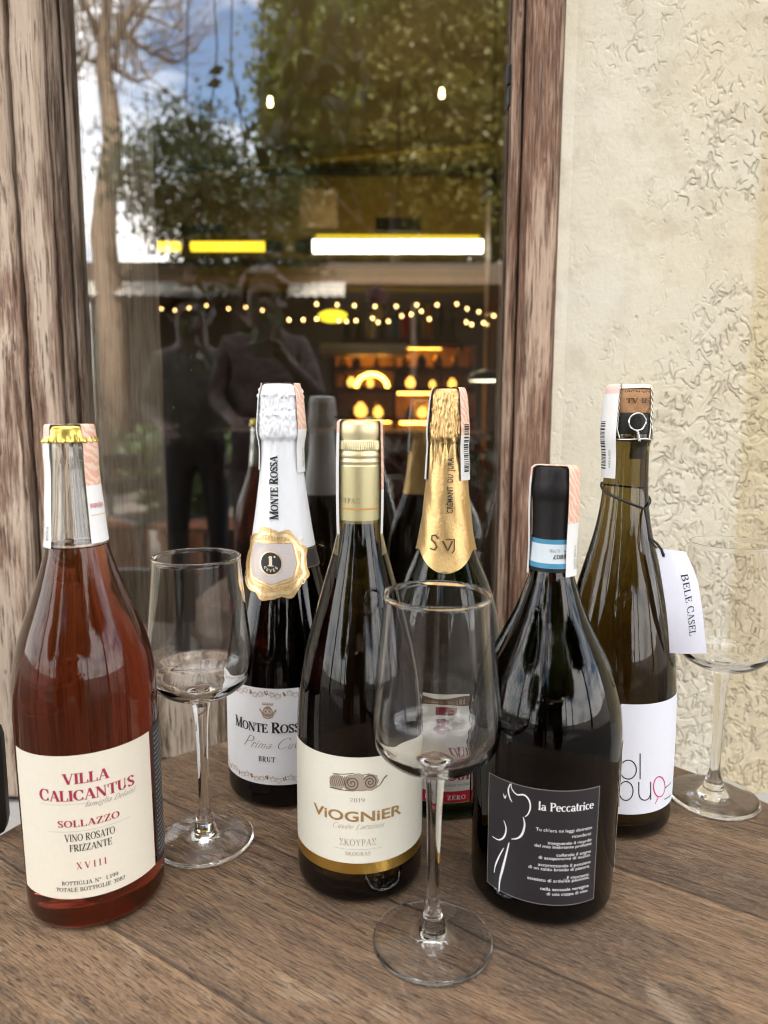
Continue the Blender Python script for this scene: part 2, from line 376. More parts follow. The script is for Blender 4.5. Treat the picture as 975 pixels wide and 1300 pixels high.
# ------------------------------------------------------------------ lettering: a small engraved roman, drawn as ribbons
GL = {
'A': (.74, 'd .09 0 .37 1;D .37 1 .64 0;H .19 .54 .34;m .09 0;s .64 0'), 'B': (.66, 'V .16 0 1;s .16 0;s .16 1;A .30 .75 .22 .25 -90 90;A .30 .26 .27 .26 -90 90;H .16 .32 1;H .16 .32 .51;H .16 .32 0'),
'C': (.72, 'A .40 .5 .31 .5 42 318;q .63 .64 .97;q .63 .06 .30'), 'D': (.78, 'V .16 0 1;A .32 .5 .34 .5 -90 90;H .1 .34 1;H .1 .34 0;s .16 0;s .16 1'),
'E': (.64, 'V .16 0 1;H .1 .56 1;H .16 .44 .52;H .1 .58 0;q .56 .74 1;q .44 .40 .64;q .58 0 .27;s .16 0;s .16 1'), 'F': (.60, 'V .16 0 1;H .1 .55 1;H .16 .42 .52;q .55 .74 1;q .42 .4 .64;s .16 0;s .16 1'),
'G': (.78, 'A .40 .5 .31 .5 42 300;q .63 .64 .97;V .62 .06 .42;s .62 .42;A .40 .5 .31 .5 300 318'), 'H': (.78, 'V .16 0 1;V .62 0 1;H .16 .62 .5;s .16 0;s .16 1;s .62 0;s .62 1'), 'I': (.34, 'V .17 0 1;s .17 0;s .17 1'),
'J': (.44, 'V .27 .2 1;s .27 1;A .14 .2 .13 .22 200 360'), 'K': (.74, 'V .16 0 1;d .18 .42 .58 1;D .30 .58 .64 0;m .58 1;s .64 0;s .16 0;s .16 1'),
'L': (.62, 'V .16 0 1;H .1 .56 0;q .56 0 .30;s .16 0;s .16 1'), 'M': (.94, 'v .13 0 1;D .15 1 .46 0;d .46 0 .78 1;V .78 0 1;m .13 0;s .78 0;m .10 1;m .82 1'),
'N': (.82, 'v .14 0 1;D .14 1 .66 0;v .66 0 1;m .14 0;m .66 1;m .10 1'), 'O': (.80, 'A .40 .5 .32 .5 0 360'), 'P': (.62, 'V .16 0 1;A .30 .73 .25 .27 -90 90;H .1 .32 1;H .16 .32 .46;s .16 0;s .16 1'),
'Q': (.80, 'A .40 .5 .32 .5 0 360;D .40 .12 .70 -.2'), 'R': (.72, 'V .16 0 1;A .30 .74 .24 .26 -90 90;H .1 .32 1;H .16 .32 .48;D .32 .48 .62 0;s .62 0;s .16 0;s .16 1'),
'S': (.58, 'A .29 .745 .20 .255 25 195;D .10 .66 .48 .34;A .29 .255 .20 .255 205 375;q .47 .74 .98;q .10 .02 .26'), 'T': (.68, 'V .34 0 1;H .05 .63 1;q .05 .70 1;q .63 .70 1;s .34 0'),
'U': (.78, 'V .16 .32 1;A .37 .32 .21 .32 180 360;v .58 .32 1;s .16 1;m .58 1'), 'V': (.74, 'D .09 1 .38 0;d .38 0 .65 1;s .10 1;m .65 1'), 'X': (.72, 'D .10 1 .60 0;d .10 0 .60 1;s .12 1;s .60 0;m .58 1;m .12 0'),
'Y': (.70, 'D .08 1 .35 .48;d .35 .48 .61 1;V .35 0 .48;s .35 0;s .09 1;m .61 1'), 'Z': (.66, 'H .08 .58 1;D .56 1 .10 0;H .08 .60 0;q .08 .72 1;q .60 0 .28'),
'Σ': (.66, 'H .08 .56 1;H .08 .58 0;D .08 1 .36 .52;d .36 .52 .08 0;q .56 .72 1;q .58 0 .28'),
'0': (.60, 'A .30 .5 .21 .5 0 360'), '1': (.44, 'V .24 0 1;s .24 0;d .08 .80 .24 1'), '2': (.58, 'A .29 .72 .20 .28 -10 170;d .47 .64 .10 .03;H .08 .50 .03;q .50 0 .2'), '3': (.56, 'A .27 .75 .18 .25 -80 160;A .27 .26 .22 .26 -160 85'),
'5': (.56, 'v .14 .52 1;H .14 .46 .97;A .26 .31 .21 .31 -150 120'), '7': (.54, 'H .06 .48 .97;D .48 .97 .20 0;q .06 .76 .97'), '8': (.58, 'A .29 .76 .17 .24 0 360;A .29 .27 .22 .27 0 360'), '9': (.58, 'A .29 .68 .21 .32 0 360;A .22 .5 .28 .5 -80 20'),
'.': (.24, 'V .12 0 .13'), '°': (.34, 'A .17 .82 .10 .14 0 360'), '-': (.4, 'H .06 .34 .4'), ' ': (.36, ''),
'a': (.52, 'V .40 .04 .48;A .26 .48 .15 .18 20 165;A .24 .19 .16 .19 0 360;m .44 0'), 'c': (.50, 'A .28 .33 .20 .33 45 315'), 'e': (.52, 'A .27 .33 .20 .33 0 315;H .10 .46 .36'), 'f': (.36, 'V .18 0 .82;A .30 .80 .12 .20 50 180;H .04 .34 .64;s .18 0'),
'g': (.52, 'A .25 .42 .17 .24 0 360;A .26 -.10 .20 .16 0 360;H .36 .48 .62'), 'i': (.30, 'V .15 0 .64;s .15 0;V .15 .80 .93;H .06 .15 .63'), 'l': (.30, 'V .15 0 1.05;s .15 0;H .06 .15 1.04'), 'm': (.86, 'V .14 0 .64;V .42 0 .42;V .70 0 .42;A .28 .42 .14 .22 0 180;A .56 .42 .14 .22 0 180;s .14 0;s .42 0;s .70 0'),
'n': (.58, 'V .14 0 .64;V .44 0 .42;A .29 .42 .15 .22 0 180;s .14 0;s .44 0'), 'o': (.54, 'A .27 .33 .20 .33 0 360'), 'p': (.58, 'V .14 -.32 .64;A .29 .33 .20 .33 -140 140;s .14 -.32'), 'r': (.42, 'V .14 0 .64;A .28 .44 .14 .20 35 180;s .14 0;V .37 .50 .60'),
's': (.44, 'A .22 .48 .14 .16 20 200;D .09 .42 .35 .22;A .22 .17 .14 .17 200 380'), 't': (.36, 'V .17 .12 .88;H .04 .33 .64;A .27 .12 .10 .12 180 300'), 'u': (.58, 'V .14 .20 .64;A .28 .20 .14 .20 180 360;V .44 0 .64;m .46 0'), 'v': (.52, 'D .07 .64 .26 0;d .26 0 .45 .64;m .08 .64;m .45 .64'),
'd': (.56, 'A .25 .33 .18 .33 0 360;V .42 0 1.05;m .46 0'),
}
GL['É'] = (GL['E'][0], GL['E'][1]+';d .30 1.08 .44 1.24'); GL['é'] = (GL['e'][0], GL['e'][1]+';d .22 .76 .36 .92')
for a, b in (('Κ', 'K'), ('Ο', 'O'), ('Υ', 'Y'), ('Ρ', 'P'), ('Α', 'A')): GL[a] = GL[b]

def ribbon(pts, ws):
    out = []; n = len(pts); L = []
    for i, (x, y) in enumerate(pts):
        x0, y0 = pts[max(i-1, 0)]; x1, y1 = pts[min(i+1, n-1)]; l = math.hypot(x1-x0, y1-y0) or 1
        nx, ny = -(y1-y0)/l, (x1-x0)/l; w = ws[i]/2 if hasattr(ws, '__len__') else ws/2
        L.append(((x-nx*w, y-ny*w), (x+nx*w, y+ny*w)))
    for a, b in zip(L, L[1:]): out.append([a[0], b[0], b[1], a[1]])
    return out
def line(x0, y0, x1, y1, w, n=3):
    return ribbon([(x0+(x1-x0)*i/n, y0+(y1-y0)*i/n) for i in range(n+1)], w)
def glyph(ch, T, t, sf):
    w, code = GL[ch]; prims = []
    for c in code.split(';'):
        c = c.split()
        if not c: continue
        k = c[0]; p = [float(q) for q in c[1:]]
        if k == 'V': prims.append(line(p[0], p[1], p[0], p[2], T))
        elif k == 'v': prims.append(line(p[0], p[1], p[0], p[2], t))
        elif k == 'H': prims.append(line(p[0], p[2]-(t/2 if p[2] > .9 else -t/2 if p[2] < .05 else 0), p[1], p[2]-(t/2 if p[2] > .9 else -t/2 if p[2] < .05 else 0), t))
        elif k == 'D': prims.append(line(*p, T))
        elif k == 'd': prims.append(line(*p, t))
        elif k in 'sm' and sf > 0:
            e = (T/2+sf) if k == 's' else (t/2+sf); y = p[1]-(t*.4 if p[1] > .3 else -t*.4); prims.append(line(p[0]-e, y, p[0]+e, y, t*.8))
        elif k == 'q' and sf > 0: prims.append(ribbon([(p[0], p[1]), (p[0], (p[1]+p[2])/2), (p[0], p[2])], [t*1.5, t*1.3, t*1.1]))
        elif k == 'A':
            cx, cy_, rx, ry, a0, a1 = p; n = max(4, int(abs(a1-a0)/15)); P = []; Ws = []
            for i in range(n+1):
                a = R(a0+(a1-a0)*i/n); ww = t+(T-t)*abs(math.cos(a))**1.3
                P.append((cx+(rx)*math.cos(a), cy_+(ry-t/2)*math.sin(a))); Ws.append(ww)
            prims.append(ribbon(P, Ws))
    return w, prims
def roman(text, T=.15, t=.05, sf=.07, track=0., shear=0., big=1.):
    # list of prims; each prim is a list of quads.  cap height 1
    x = 0; out = []
    for i, ch in enumerate(text):
        w, pr = glyph(ch, T, t, sf); k = big if i == 0 or text[i-1] == ' ' else 1.
        for p in pr: out.append([[(x+a*k+shear*b*k, b*k) for a, b in q] for q in p])
        x += w*k+track
    return out, x-track
_bf = {}
def bfont(text, bold=0.):
    # text in Blender's built-in sans, as triangles, cap height 1
    key = (text, bold)
    if key in _bf: return _bf[key]
    def raw(s):
        c = bpy.data.curves.new('lettering', 'FONT'); c.body = s; c.resolution_u = 3; c.offset = bold
        o = bpy.data.objects.new('lettering', c); COL.objects.link(o); dg = bpy.context.evaluated_depsgraph_get()
        e = o.evaluated_get(dg); me = e.to_mesh(); me.calc_loop_triangles()
        V = [(v.co.x, v.co.y) for v in me.vertices]; T = [[V[i] for i in t.vertices] for t in me.loop_triangles]
        e.to_mesh_clear(); bpy.data.objects.remove(o); bpy.data.curves.remove(c); return T
    if 'H' not in _bf: _bf['H'] = max(y for t in raw('H') for _, y in t)
    H = _bf['H']; T = [[(x/H, y/H) for x, y in t] for t in raw(text)]
    xs = [x for t in T for x, _ in t]; x0 = min(xs)
    T = [[(x-x0, y) for x, y in t] for t in T]
    _bf[key] = ([T], max(xs)-x0); return _bf[key]
# ------------------------------------------------------------------ things that wrap round a bottle: labels, bands, prints
class Lab:
    def __init__(s, pos, prof, phi0=0., R0=None, off=0., mp=None):
        s.pos = pos; s.prof = prof; s.R0 = R0; s.off = off; s.mb = MB(); s.k = 0
        s.a0 = (math.atan2(-pos[1], -pos[0]) + R(phi0)) if pos else 0
        if mp: s.map = mp
    def rad(s, z): return (s.R0 or s.prof(z)) + s.off
    def map(s, x, z, l):
        r = s.rad(z); a = s.a0 + x/r
        return ((r+l)*math.cos(a), (r+l)*math.sin(a), z)
    def hit(s, u, v):
        # the surface coordinate (along, height) under a pixel of the photograph
        d = ray(u, v); r = s.R0 or .03; z = .15; px, py = CAM.x-s.pos[0], CAM.y-s.pos[1]
        for _ in range(12):
            r = s.rad(z); A = d.x**2+d.y**2; B = px*d.x+py*d.y; C = px*px+py*py-r*r; D = max(B*B-A*C, 0)
            t = (-B-math.sqrt(D))/A; z = CAM.z+d.z*t
        a = math.atan2(py+d.y*t, px+d.x*t) - s.a0; a = (a+math.pi) % (2*math.pi) - math.pi
        return a*r, z
    def poly(s, p, m, l, depth=0):
        xs = [q[0] for q in p]; zs = [q[1] for q in p]
        if (max(xs)-min(xs) > .0028 or max(zs)-min(zs) > .012) and depth < 8:
            if len(p) == 4: s.poly([p[0], p[1], p[2]], m, l, depth); s.poly([p[0], p[2], p[3]], m, l, depth); return
            i = max(range(3), key=lambda i: math.dist(p[i], p[(i+1) % 3])); a, b, c = p[i], p[(i+1) % 3], p[(i+2) % 3]
            mid = ((a[0]+b[0])/2, (a[1]+b[1])/2); s.poly([a, mid, c], m, l, depth+1); s.poly([mid, b, c], m, l, depth+1); return
        s.mb.add([s.map(x, z, l) for x, z in p], [list(range(len(p)))], m)
    def patch(s, x0, x1, z0, z1, m, l=.0003, nx=48, nz=8, z0f=None, z1f=None):
        vs = []; fs = []
        for j in range(nz+1):
            for i in range(nx+1):
                x = x0+(x1-x0)*i/nx; a = z0f(x) if z0f else z0; b = z1f(x) if z1f else z1
                vs.append(s.map(x, a+(b-a)*j/nz, l))
        for j in range(nz):
            for i in range(nx): k = j*(nx+1)+i; fs.append((k, k+1, k+nx+2, k+nx+1))
        s.mb.add(vs, fs, m)
    def polar(s, cx, cz, fn, m, l, nr=8, na=96, r0=0.):
        vs = []; fs = []
        for j in range(nr+1):
            for i in range(na):
                a = 2*math.pi*i/na; x, z = fn(a); t = r0+(1-r0)*j/nr; vs.append(s.map(cx+x*t, cz+z*t, l))
        for j in range(nr):
            for i in range(na): k = (i+1) % na; fs.append((j*na+i, (j+1)*na+i, (j+1)*na+k, j*na+k))
        s.mb.add(vs, fs, m)
    def lift(s, base=.00042):
        s.k = (s.k+1) % 14; return base+s.k*6e-6
    def stroke(s, pts, w, m, l=None):
        P = []
        for a, b in zip(pts, pts[1:]):
            n = max(1, int(math.dist(a, b)/.0018))
            for i in range(n): P.append((a[0]+(b[0]-a[0])*i/n, a[1]+(b[1]-a[1])*i/n))
        P.append(pts[-1])
        if hasattr(w, '__len__'):
            n = len(P); w = [w[0]+(w[1]-w[0])*abs(2*i/(n-1)-1)**1.5 for i in range(n)]
        l = l or s.lift()
        for q in ribbon(P, w): s.poly(q, m, l)
    def put(s, txt, x0, z0, sx, sz, m, rot=0., base=.00042):
        c, n = math.cos(rot), math.sin(rot)
        for pr in txt[0]:
            l = s.lift(base)
            for q in pr: s.poly([(x0+a*sx*c-b*sz*n, z0+a*sx*n+b*sz*c) for a, b in q], m, l)
    def text(s, txt, uL, uR, v, cap, m, dz=0.):
        # line of lettering whose baseline middle is seen at ((uL+uR)/2, v), cap height in photo pixels
        uc = (uL+uR)/2; xc, zb = s.hit(uc, v); _, zt = s.hit(uc, v-cap); xl, _ = s.hit(uL, v); xr, _ = s.hit(uR, v)
        w = xr-xl; s.put(txt, xl, zb+dz, w/txt[1], zt-zb, m)
    def vtext(s, txt, u, v0, v1, capm, m, down=False):
        # lettering running up (or down) the neck; u = column of the baseline
        x0, z0 = s.hit(u, v0); _, z1 = s.hit(u, v1)
        s.put(txt, x0, z0, abs(z1-z0)/txt[1], capm, m, -math.pi/2 if down else math.pi/2)
    def build(s, name, parent, smooth=True): return s.mb.build(name, parent, angle=35 if smooth else None)

def lathe_part(name, pts, m, parent, segs=96, rmod=None, angle=50):
    b = MB(); b.lathe(pts, m, segs, rmod); return b.build(name, parent, angle=angle)
def bottle_pts(pf, z1, close=True, heel=.006):
    r = pf(heel); pts = [(0, .007), (r*.45, .0055), (r*.72, .0018), (r-heel*.9, .0006)]
    for i in range(1, 7): a = R(90*i/6); pts.append((r-heel+heel*math.sin(a), .0004+heel-heel*math.cos(a)))
    z = heel+.004
    while z < z1-.001: pts.append((pf(z), z)); z += .0022
    pts.append((pf(z1), z1))
    if close: pts += [(pf(z1)-.0006, z1+.0003), (0, z1+.0003)]
    return pts
def strip_part(parent, pos, pf, ztop, rtop, L, Rr, off=.0007, texts=(), bars=None, name='tax_stamp', left_mat='stamp_white'):
    # a paper revenue stamp folded over the closure; L, Rr = (angle to the viewer's right of front, half width, lower end)
    a0 = math.atan2(-pos[1], -pos[0]); mb = MB(); rows = []; nt_ = 8
    def rr(z, zl):
        return (pf(z-.005)+pf(min(z+.005, ztop))+2*pf(z))/4+off+.0008*math.sin(max(0, z-zl)/(ztop-zl)*math.pi)
    def side(S, sg, zs):
        for z in zs:
            r = rr(z, S[2]); rows.append([(r*math.cos(a0+R(S[0])+sg*(t/nt_*2-1)*R(S[1])), r*math.sin(a0+R(S[0])+sg*(t/nt_*2-1)*R(S[1])), z) for t in range(nt_+1)])
    n = 26
    side(L, 1, [L[2]+(ztop-.0012-L[2])*i/n for i in range(n+1)])
    def rim(S, sg, r): return [(r*math.cos(a0+R(S[0])+sg*(t/nt_*2-1)*R(S[1])), r*math.sin(a0+R(S[0])+sg*(t/nt_*2-1)*R(S[1])), ztop+.0003) for t in range(nt_+1)]
    A, B = rim(L, 1, rtop-.0006), rim(Rr, -1, rtop-.0006)
    for k in range(7):
        f = k/6; bow = .0002*math.sin(f*math.pi*3)**2
        rows.append([(a[0]*(1-f)+b[0]*f, a[1]*(1-f)+b[1]*f, a[2]+bow) for a, b in zip(A, B)])
    side(Rr, -1, [ztop-.0012-(ztop-.0012-Rr[2])*i/n for i in range(n+1)])
    vs = []; w = nt_+1
    for row in rows: vs += row
    nr = len(rows)
    for k in range(nr-1):
        f = k/(nr-1); m = left_mat if f < .40 else 'stamp_pink' if f < .47 else 'stamp_orange' if f < .78 else 'stamp_white'
        mb.add(vs[k*w:(k+2)*w], [(i, i+1, w+i+1, w+i) for i in range(nt_)], m)
    bm = bmesh.new()
    o = mb.build(name, parent, smooth=True)
    bm.from_mesh(o.data); bmesh.ops.remove_doubles(bm, verts=bm.verts, dist=1e-6); bm.to_mesh(o.data); bm.free()
    # printing on the two hanging ends
    def printing(S, kind):
        lab = Lab(pos, None, S[0], off=0); lab.rad = lambda z: rr(z, S[2])
        h = (ztop-S[2]); w_ = R(S[1])*rr(S[2], S[2])
        if kind == 'bars':
            random.seed(int(h*1e5)); z = S[2]+.006
            while z < S[2]+h*.62:
                t = random.choice((.0004, .0006, .0009, .0012)); lab.patch(-w_*.62, w_*.12, z, z+t, ink('black'), .0002, 4, 1); z += t+random.choice((.0005, .0008, .0011))
            lab.put(bfont('AAEX 417563'), w_*.60, S[2]+.007, .0014, .0018, ink('grey'), math.pi/2, .0003)
        elif kind == 'ukr':
            lab.put(bfont('УКРАЇНА', .01), -w_*.8, S[2]+h*.30, .00165, .0024, ink('red'), 0, .0003)
            lab.stroke([(-w_*.8, S[2]+h*.24), (w_*.8, S[2]+h*.24)], .00025, ink('orange'), .0003)
        elif kind == 'num':
            lab.put(bfont('ААЕХ 807416'), w_*.15, S[2]+.004, .0016, .0022, ink('grey'), math.pi/2, .0003)
            lab.put(bfont('807416', .008), w_*.70, S[2]+.004, .0018, .0026, ink('grey'), math.pi/2, .0003)
        if lab.mb.v: join_into(o, lab.mb)
    for S, kind in texts: printing(S, kind)
    return o
def join_into(o, mb):
    # add more printed geometry to an existing mesh part
    me = o.data; bm = bmesh.new(); bm.from_mesh(me); names = [m for m in me.materials]
    idx = []
    for m in mb.mats:
        if m not in names: me.materials.append(m); names.append(m)
        idx.append(names.index(m))
    vs = [bm.verts.new(p) for p in mb.v]
    for f, k in zip(mb.f, mb.mi):
        try: q = bm.faces.new([vs[i] for i in f]); q.material_index = idx[k]; q.smooth = True
        except ValueError: pass
    bm.to_mesh(me); bm.free()
mm = lambda pts: [(z/1000, r/1000) for z, r in pts]

# ------------------------------------------------------------------ 1  rose bottle
P = (-.1723, .3979)
t = root('wine_bottle', (*P, 0), 'clear glass bottle of amber-red rosé with a gold crown cap, leftmost on the table', 'wine bottle')
pf = Prof(mm([(0, 38.2), (14, 38.8), (37, 38.9), (100, 39.2), (131, 39.1), (144, 37.6), (155.4, 35.3), (168.3, 31.2), (182.4, 25.8), (198.4, 20.4), (213, 16.6), (224, 15.2), (235, 14.2), (248, 13.0), (259, 12.6), (263, 13.3), (268, 13.4), (271, 12.6), (278, 12.4)]))
ZL = .2125
lathe_part('body', bottle_pts(pf, ZL), M['rose_wine'], t, 128)
pts = [(pf(ZL)-.0024, ZL+.0006), (pf(ZL), ZL+.0006)]; z = ZL+.003
while z < .2765: pts.append((pf(z), z)); z += .0014
pts += [(.0128, .2772), (.0100, .2772), (.0098, .268), (.0102, .255), (.0113, .240), (.0126, .226), (pf(ZL)-.0024, ZL+.0006)]
lathe_part('neck', pts, M['clear_bottle_glass'], t, 96, angle=60)
# ring of froth where the wine meets the glass
b = MB(); n = 60
b.tube([((pf(ZL)-.003)*math.cos(2*math.pi*i/n), (pf(ZL)-.003)*math.sin(2*math.pi*i/n), ZL+.0009+random.uniform(-.0003, .0003)) for i in range(n+1)], .0006, plain('froth', (.45, .30, .2), .5), 6)
b.build('froth_ring', t, smooth=True)
cap = [(0, .2795), (.0110, .2795), (.0122, .2788), (.0128, .2775), (.0131, .2750), (.0138, .2722), (.0144, .2706), (.0141, .2700), (.0135, .2712)]
lathe_part('crown_cap', cap, M['crown_gold'], t, 168, lambda a, z: (.0006*math.cos(21*a) if z < .2735 else 0.)*(1 if z < .2715 else .6))
lab = Lab(P, pf, 0); 
z0, z1 = lab.hit(113, 1139)[1], lab.hit(113, 957)[1]; xa, xb = lab.hit(29.6, 1040)[0], lab.hit(194, 1020)[0]
lab.patch(xa, xb, z0, z1, 'cream_paper', .0003, 64, 6)
cr, bk, gy = ink('crimson'), ink('black'), ink('grey')
lab.text(roman('VILLA', .19, .06), 82, 140.5, 993.5, 13.5, cr)
lab.text(roman('CALICANTUS', .19, .06, big=1.12), 53, 172.6, 1014.5, 13.6, cr)
lab.text(roman('famiglia Delaini', .08, .04, 0, shear=.45), 108, 172, 1017.5, 7, gy)
for (ua, ub, v) in ((54, 112, 1021.5), (63, 167, 1053)):
    xl, z = lab.hit((ua+ub)/2, v); l0, l1 = lab.hit(ua, v)[0], lab.hit(ub, v)[0]; lab.stroke([(l0, z), (l1, z)], .00022, ink('palegrey'))
lab.text(roman('SOLLAZZO', .18, .06, .08, .06), 75, 153.4, 1047.5, 8.6, cr)
lab.text(roman('VINO ROSATO', .15, .05, .06), 83.7, 147.5, 1065.5, 9.3, bk)
lab.text(roman('FRIZZANTE', .15, .05, .06), 89.6, 143.7, 1078, 8.8, bk)
lab.text(roman('XVIII', .15, .05, .07, .34), 98.3, 136.7, 1100.5, 8.4, cr)
lab.text(roman('BOTTIGLIA N°  1.199', .14, .06, .06, .05), 79.5, 151, 1121, 5, bk)
lab.text(roman('TOTALE BOTTIGLIE 3087', .14, .06, .06, .04), 72.5, 160, 1129, 5, bk)
lab.build('front_label', t)
lab = Lab(P, pf, 0)
lab.patch(xb+.0022, xb+.040, z0, z1+.0015, 'grey_black_paper', .0003, 30, 6)
random.seed(9)
for i in range(26):
    z = z1-.004-i*(z1-z0-.008)/25; x = xb+.0045
    while x < xb+.036:
        w_ = random.uniform(.0012, .0032); lab.stroke([(x, z), (x+w_, z)], .00055, ink('palegrey')); x += w_+.0007
lab.build('back_label', t)
t.rotation_euler = (0, R(-.5), 0)
strip_part(t, P, pf, .2797, .0131, (-76, 27, .2128), (57, 31, .2145), texts=(((-76, 27, .2128), 'num'), ((57, 31, .2145), 'ukr')))

# ------------------------------------------------------------------ 2  sparkling bottle, white foil
P = (-.0759, .5280)
t = root('sparkling_wine_bottle', (*P, 0), 'dark sparkling wine bottle with white foil neck and gold crest badge', 'wine bottle')
pf = Prof(mm([(0, 43.6), (10, 44.2), (80, 44.0), (105, 42.4), (125, 38.9), (145, 34.2), (167, 29.0), (190, 23.6), (206, 20.8), (221, 18.6), (243, 15.9), (262, 14.7), (300, 13.5)]))
lathe_part('body', bottle_pts(pf, .268), M['black_glass'], t, 112)
a0 = math.atan2(-P[1], -P[0])
fo = Prof(mm([(189, 24.1), (206, 21.3), (221, 19.1), (243, 16.3), (262, 15.0), (266.5, 14.9), (269.5, 16.6), (273, 16.9), (285, 16.0), (297, 15.4), (303, 14.9), (306.3, 13.8), (307.5, 12.0)]))
def hood(a, z, zl, zt, wires, seed, amp):
    d = 0
    if z > zl-.002:
        k = min(1, (z-zl+.002)/.006)*min(1, max(0, (zt-z)/.004))
        p = Vector((math.cos(a)*16+seed, math.sin(a)*16, z*900)); d += amp*k*noise.noise(p*.55)+amp*.6*k*noise.noise(p*1.4)
        for w_ in wires:
            da = (a-a0-R(w_)+math.pi) % (2*math.pi)-math.pi; d += .0011*k*math.exp(-(da/.075)**2)*(1+.25*math.sin(z*3000+da*20))
    else: d += .00012*noise.noise(Vector((math.cos(a)*5, math.sin(a)*5, z*60)))+.00035*max(0, 1-abs(z-zl+.002)/.02)*math.cos(17*a+seed)
    return d
zz = [.1890+.0014*i for i in range(int((.3072-.189)/.0014)+1)]
pts = [(fo(z), z) for z in zz]+[(.0118, .3076), (0, .3078)]
o = lathe_part('foil_capsule', pts, M['white_foil'], t, 160, lambda a, z: hood(a, z, .2690, .3075, (4, 94, -86, 184), 3, .0011)+(.0008*math.exp(-((z-.2995)/.0011)**2)+.0007*math.exp(-((z-.2855)/.0011)**2) if z > .27 else 0))
lab = Lab(P, fo, 0, off=.0002)
lab.vtext(roman('MONTE ROSSA', .22, .09, .08, big=1.15), 353.5, 660, 579, .0056, bk)
join_into(o, lab.mb)
band = Lab(P, pf, 0)
band.patch(-.075, .075, .1745, .1885, 'black_paper', .0004, 60, 3)
for z in (.1752, .1880): band.stroke([(-.06, z), (.06, z)], .00028, ink('goldbrown'))
band.build('neck_band', t)
# medallion
bd = Lab(P, fo, 0, off=.0006); bd.rad = lambda z: (fo(z) if z > .19 else pf(z)+.0004)+.0009
cx, cz = bd.hit(344, 718); zt_ = bd.hit(344, 671.6)[1]; zb_ = bd.hit(344, 761)[1]; hh = (zt_-zb_)/2; cz = (zt_+zb_)/2; hw = hh*1.12
def shield(k, wob):
    def f(a):
        c_, s_ = math.cos(a), math.sin(a); e = 1/(abs(c_)**2.6+abs(s_)**2.6)**(1/2.6)
        e *= 1+wob*(.055*math.cos(9*a+math.pi)+.03*math.cos(4*a)+.02*math.cos(17*a)); return (hw*k*e*c_*(1-.06*s_), hh*k*e*s_*.98)
    return f
bd.polar(cx, cz, shield(1, 1), 'badge_gold', 0, 10, 120)
bd.polar(cx, cz, shield(.90, .6), 'badge_pale', .0002, 10, 120, .9)
def panel(k):
    def f(a):
        P_ = [(.60, .62), (.66, .30), (.72, .0), (.60, -.40), (.0, -.62), (-.60, -.40), (-.72, 0), (-.66, .30), (-.60, .62)]
        ang = [math.atan2(q[1], q[0]) for q in P_]; A = (a+math.pi) % (2*math.pi)-math.pi
        best = None
        for q, r_ in zip(P_, P_[1:]+P_[:1]):
            d_ = math.cos(A)*(r_[1]-q[1])-math.sin(A)*(r_[0]-q[0])
            if abs(d_) < 1e-9: continue
            tt = (q[0]*(r_[1]-q[1])-q[1]*(r_[0]-q[0]))/d_; ss = (q[0]*math.sin(A)-q[1]*math.cos(A))/d_
            if tt > 0 and -1e-6 <= ss <= 1+1e-6 and (best is None or tt < best): best = tt
        best = best or .6; return (hw*k*best*math.cos(A), hh*k*best*math.sin(A))
    return f
bd.polar(cx, cz, panel(1.05), 'badge_pale', .0003, 8, 96); bd.polar(cx, cz, panel(.98), 'badge_gold', .0004, 8, 96); bd.polar(cx, cz, panel(.92), ink('lilac'), .0005, 8, 96)
for i in range(26):
    for j in range(26):
        x, z = (i-12.5)/12.5*.62*hw, (j-12.5)/12.5*.55*hh
        if math.hypot(x/hw, z/hh) < .56 and math.hypot(x, z) > hh*.34: bd.polar(cx+x+(j % 2)*.00038, cz+z, lambda a: (.00024*math.cos(a), .00024*math.sin(a)), M['badge_pale'], .00056, 1, 6)
rd = hh*.31
bd.polar(cx, cz+hh*.02, lambda a: (rd*1.12*math.cos(a), rd*1.12*math.sin(a)), 'badge_pale', .0006, 4, 48); bd.polar(cx, cz+hh*.02, lambda a: (rd*math.cos(a), rd*math.sin(a)), ink('black'), .0007, 4, 48)
cream = plain('print_cream', (.72, .64, .46), .5)
bd.put(roman('1', .27, .11, .12), cx-rd*.27, cz-rd*.20, rd*1.1, rd*.92, cream, 0, .0008)
bd.polar(cx+rd*.38, cz+rd*.66, lambda a: (rd*.09*math.cos(a), rd*.09*math.sin(a)), cream, .0008, 1, 10)
for i, ch in enumerate('CUVÉE'):
    a = R(-90+(i-2)*27); gx, gz = cx+rd*.80*math.cos(a), cz+hh*.02+rd*.80*math.sin(a); w_ = GL[ch][0]
    k = rd*.26; ro = a+math.pi/2; bd.put(roman(ch, .24, .12, .04), gx-k*w_/2*math.cos(ro), gz-k*w_/2*math.sin(ro), k, k, cream, ro, .0008)
for sgn in (-1, 1):       # relief scrolls, crown ribs and vine on the rim
    for i in range(7): a = R(90+sgn*(i*6.5)); bd.stroke([(cx+hw*.72*math.cos(a), cz+hh*.74*math.sin(a)), (cx+hw*.90*math.cos(a), cz+hh*.93*math.sin(a))], .00045, M['badge_pale'], .00045)
    for kx, kz, rr_ in ((.20, -.86, .10), (.80, .62, .12), (.84, -.52, .10), (.88, .18, .08), (.84, -.14, .09), (.74, .40, .07), (.90, -.34, .06)):
        bd.stroke([(cx+sgn*hw*kx+rr_*hh*(1-i/40)*math.cos(i*.45), cz+hh*kz+rr_*hh*(1-i/40)*math.sin(i*.45)) for i in range(26)], .00035, M['badge_pale'], .00045)
    bd.stroke([(cx+sgn*hw*x, cz+hh*z) for x, z in ((.05, -.66), (.25, -.62), (.5, -.56), (.66, -.44), (.72, -.5), (.6, -.7), (.38, -.78), (.26, -.74))], .0006, M['badge_pale'], .00045)
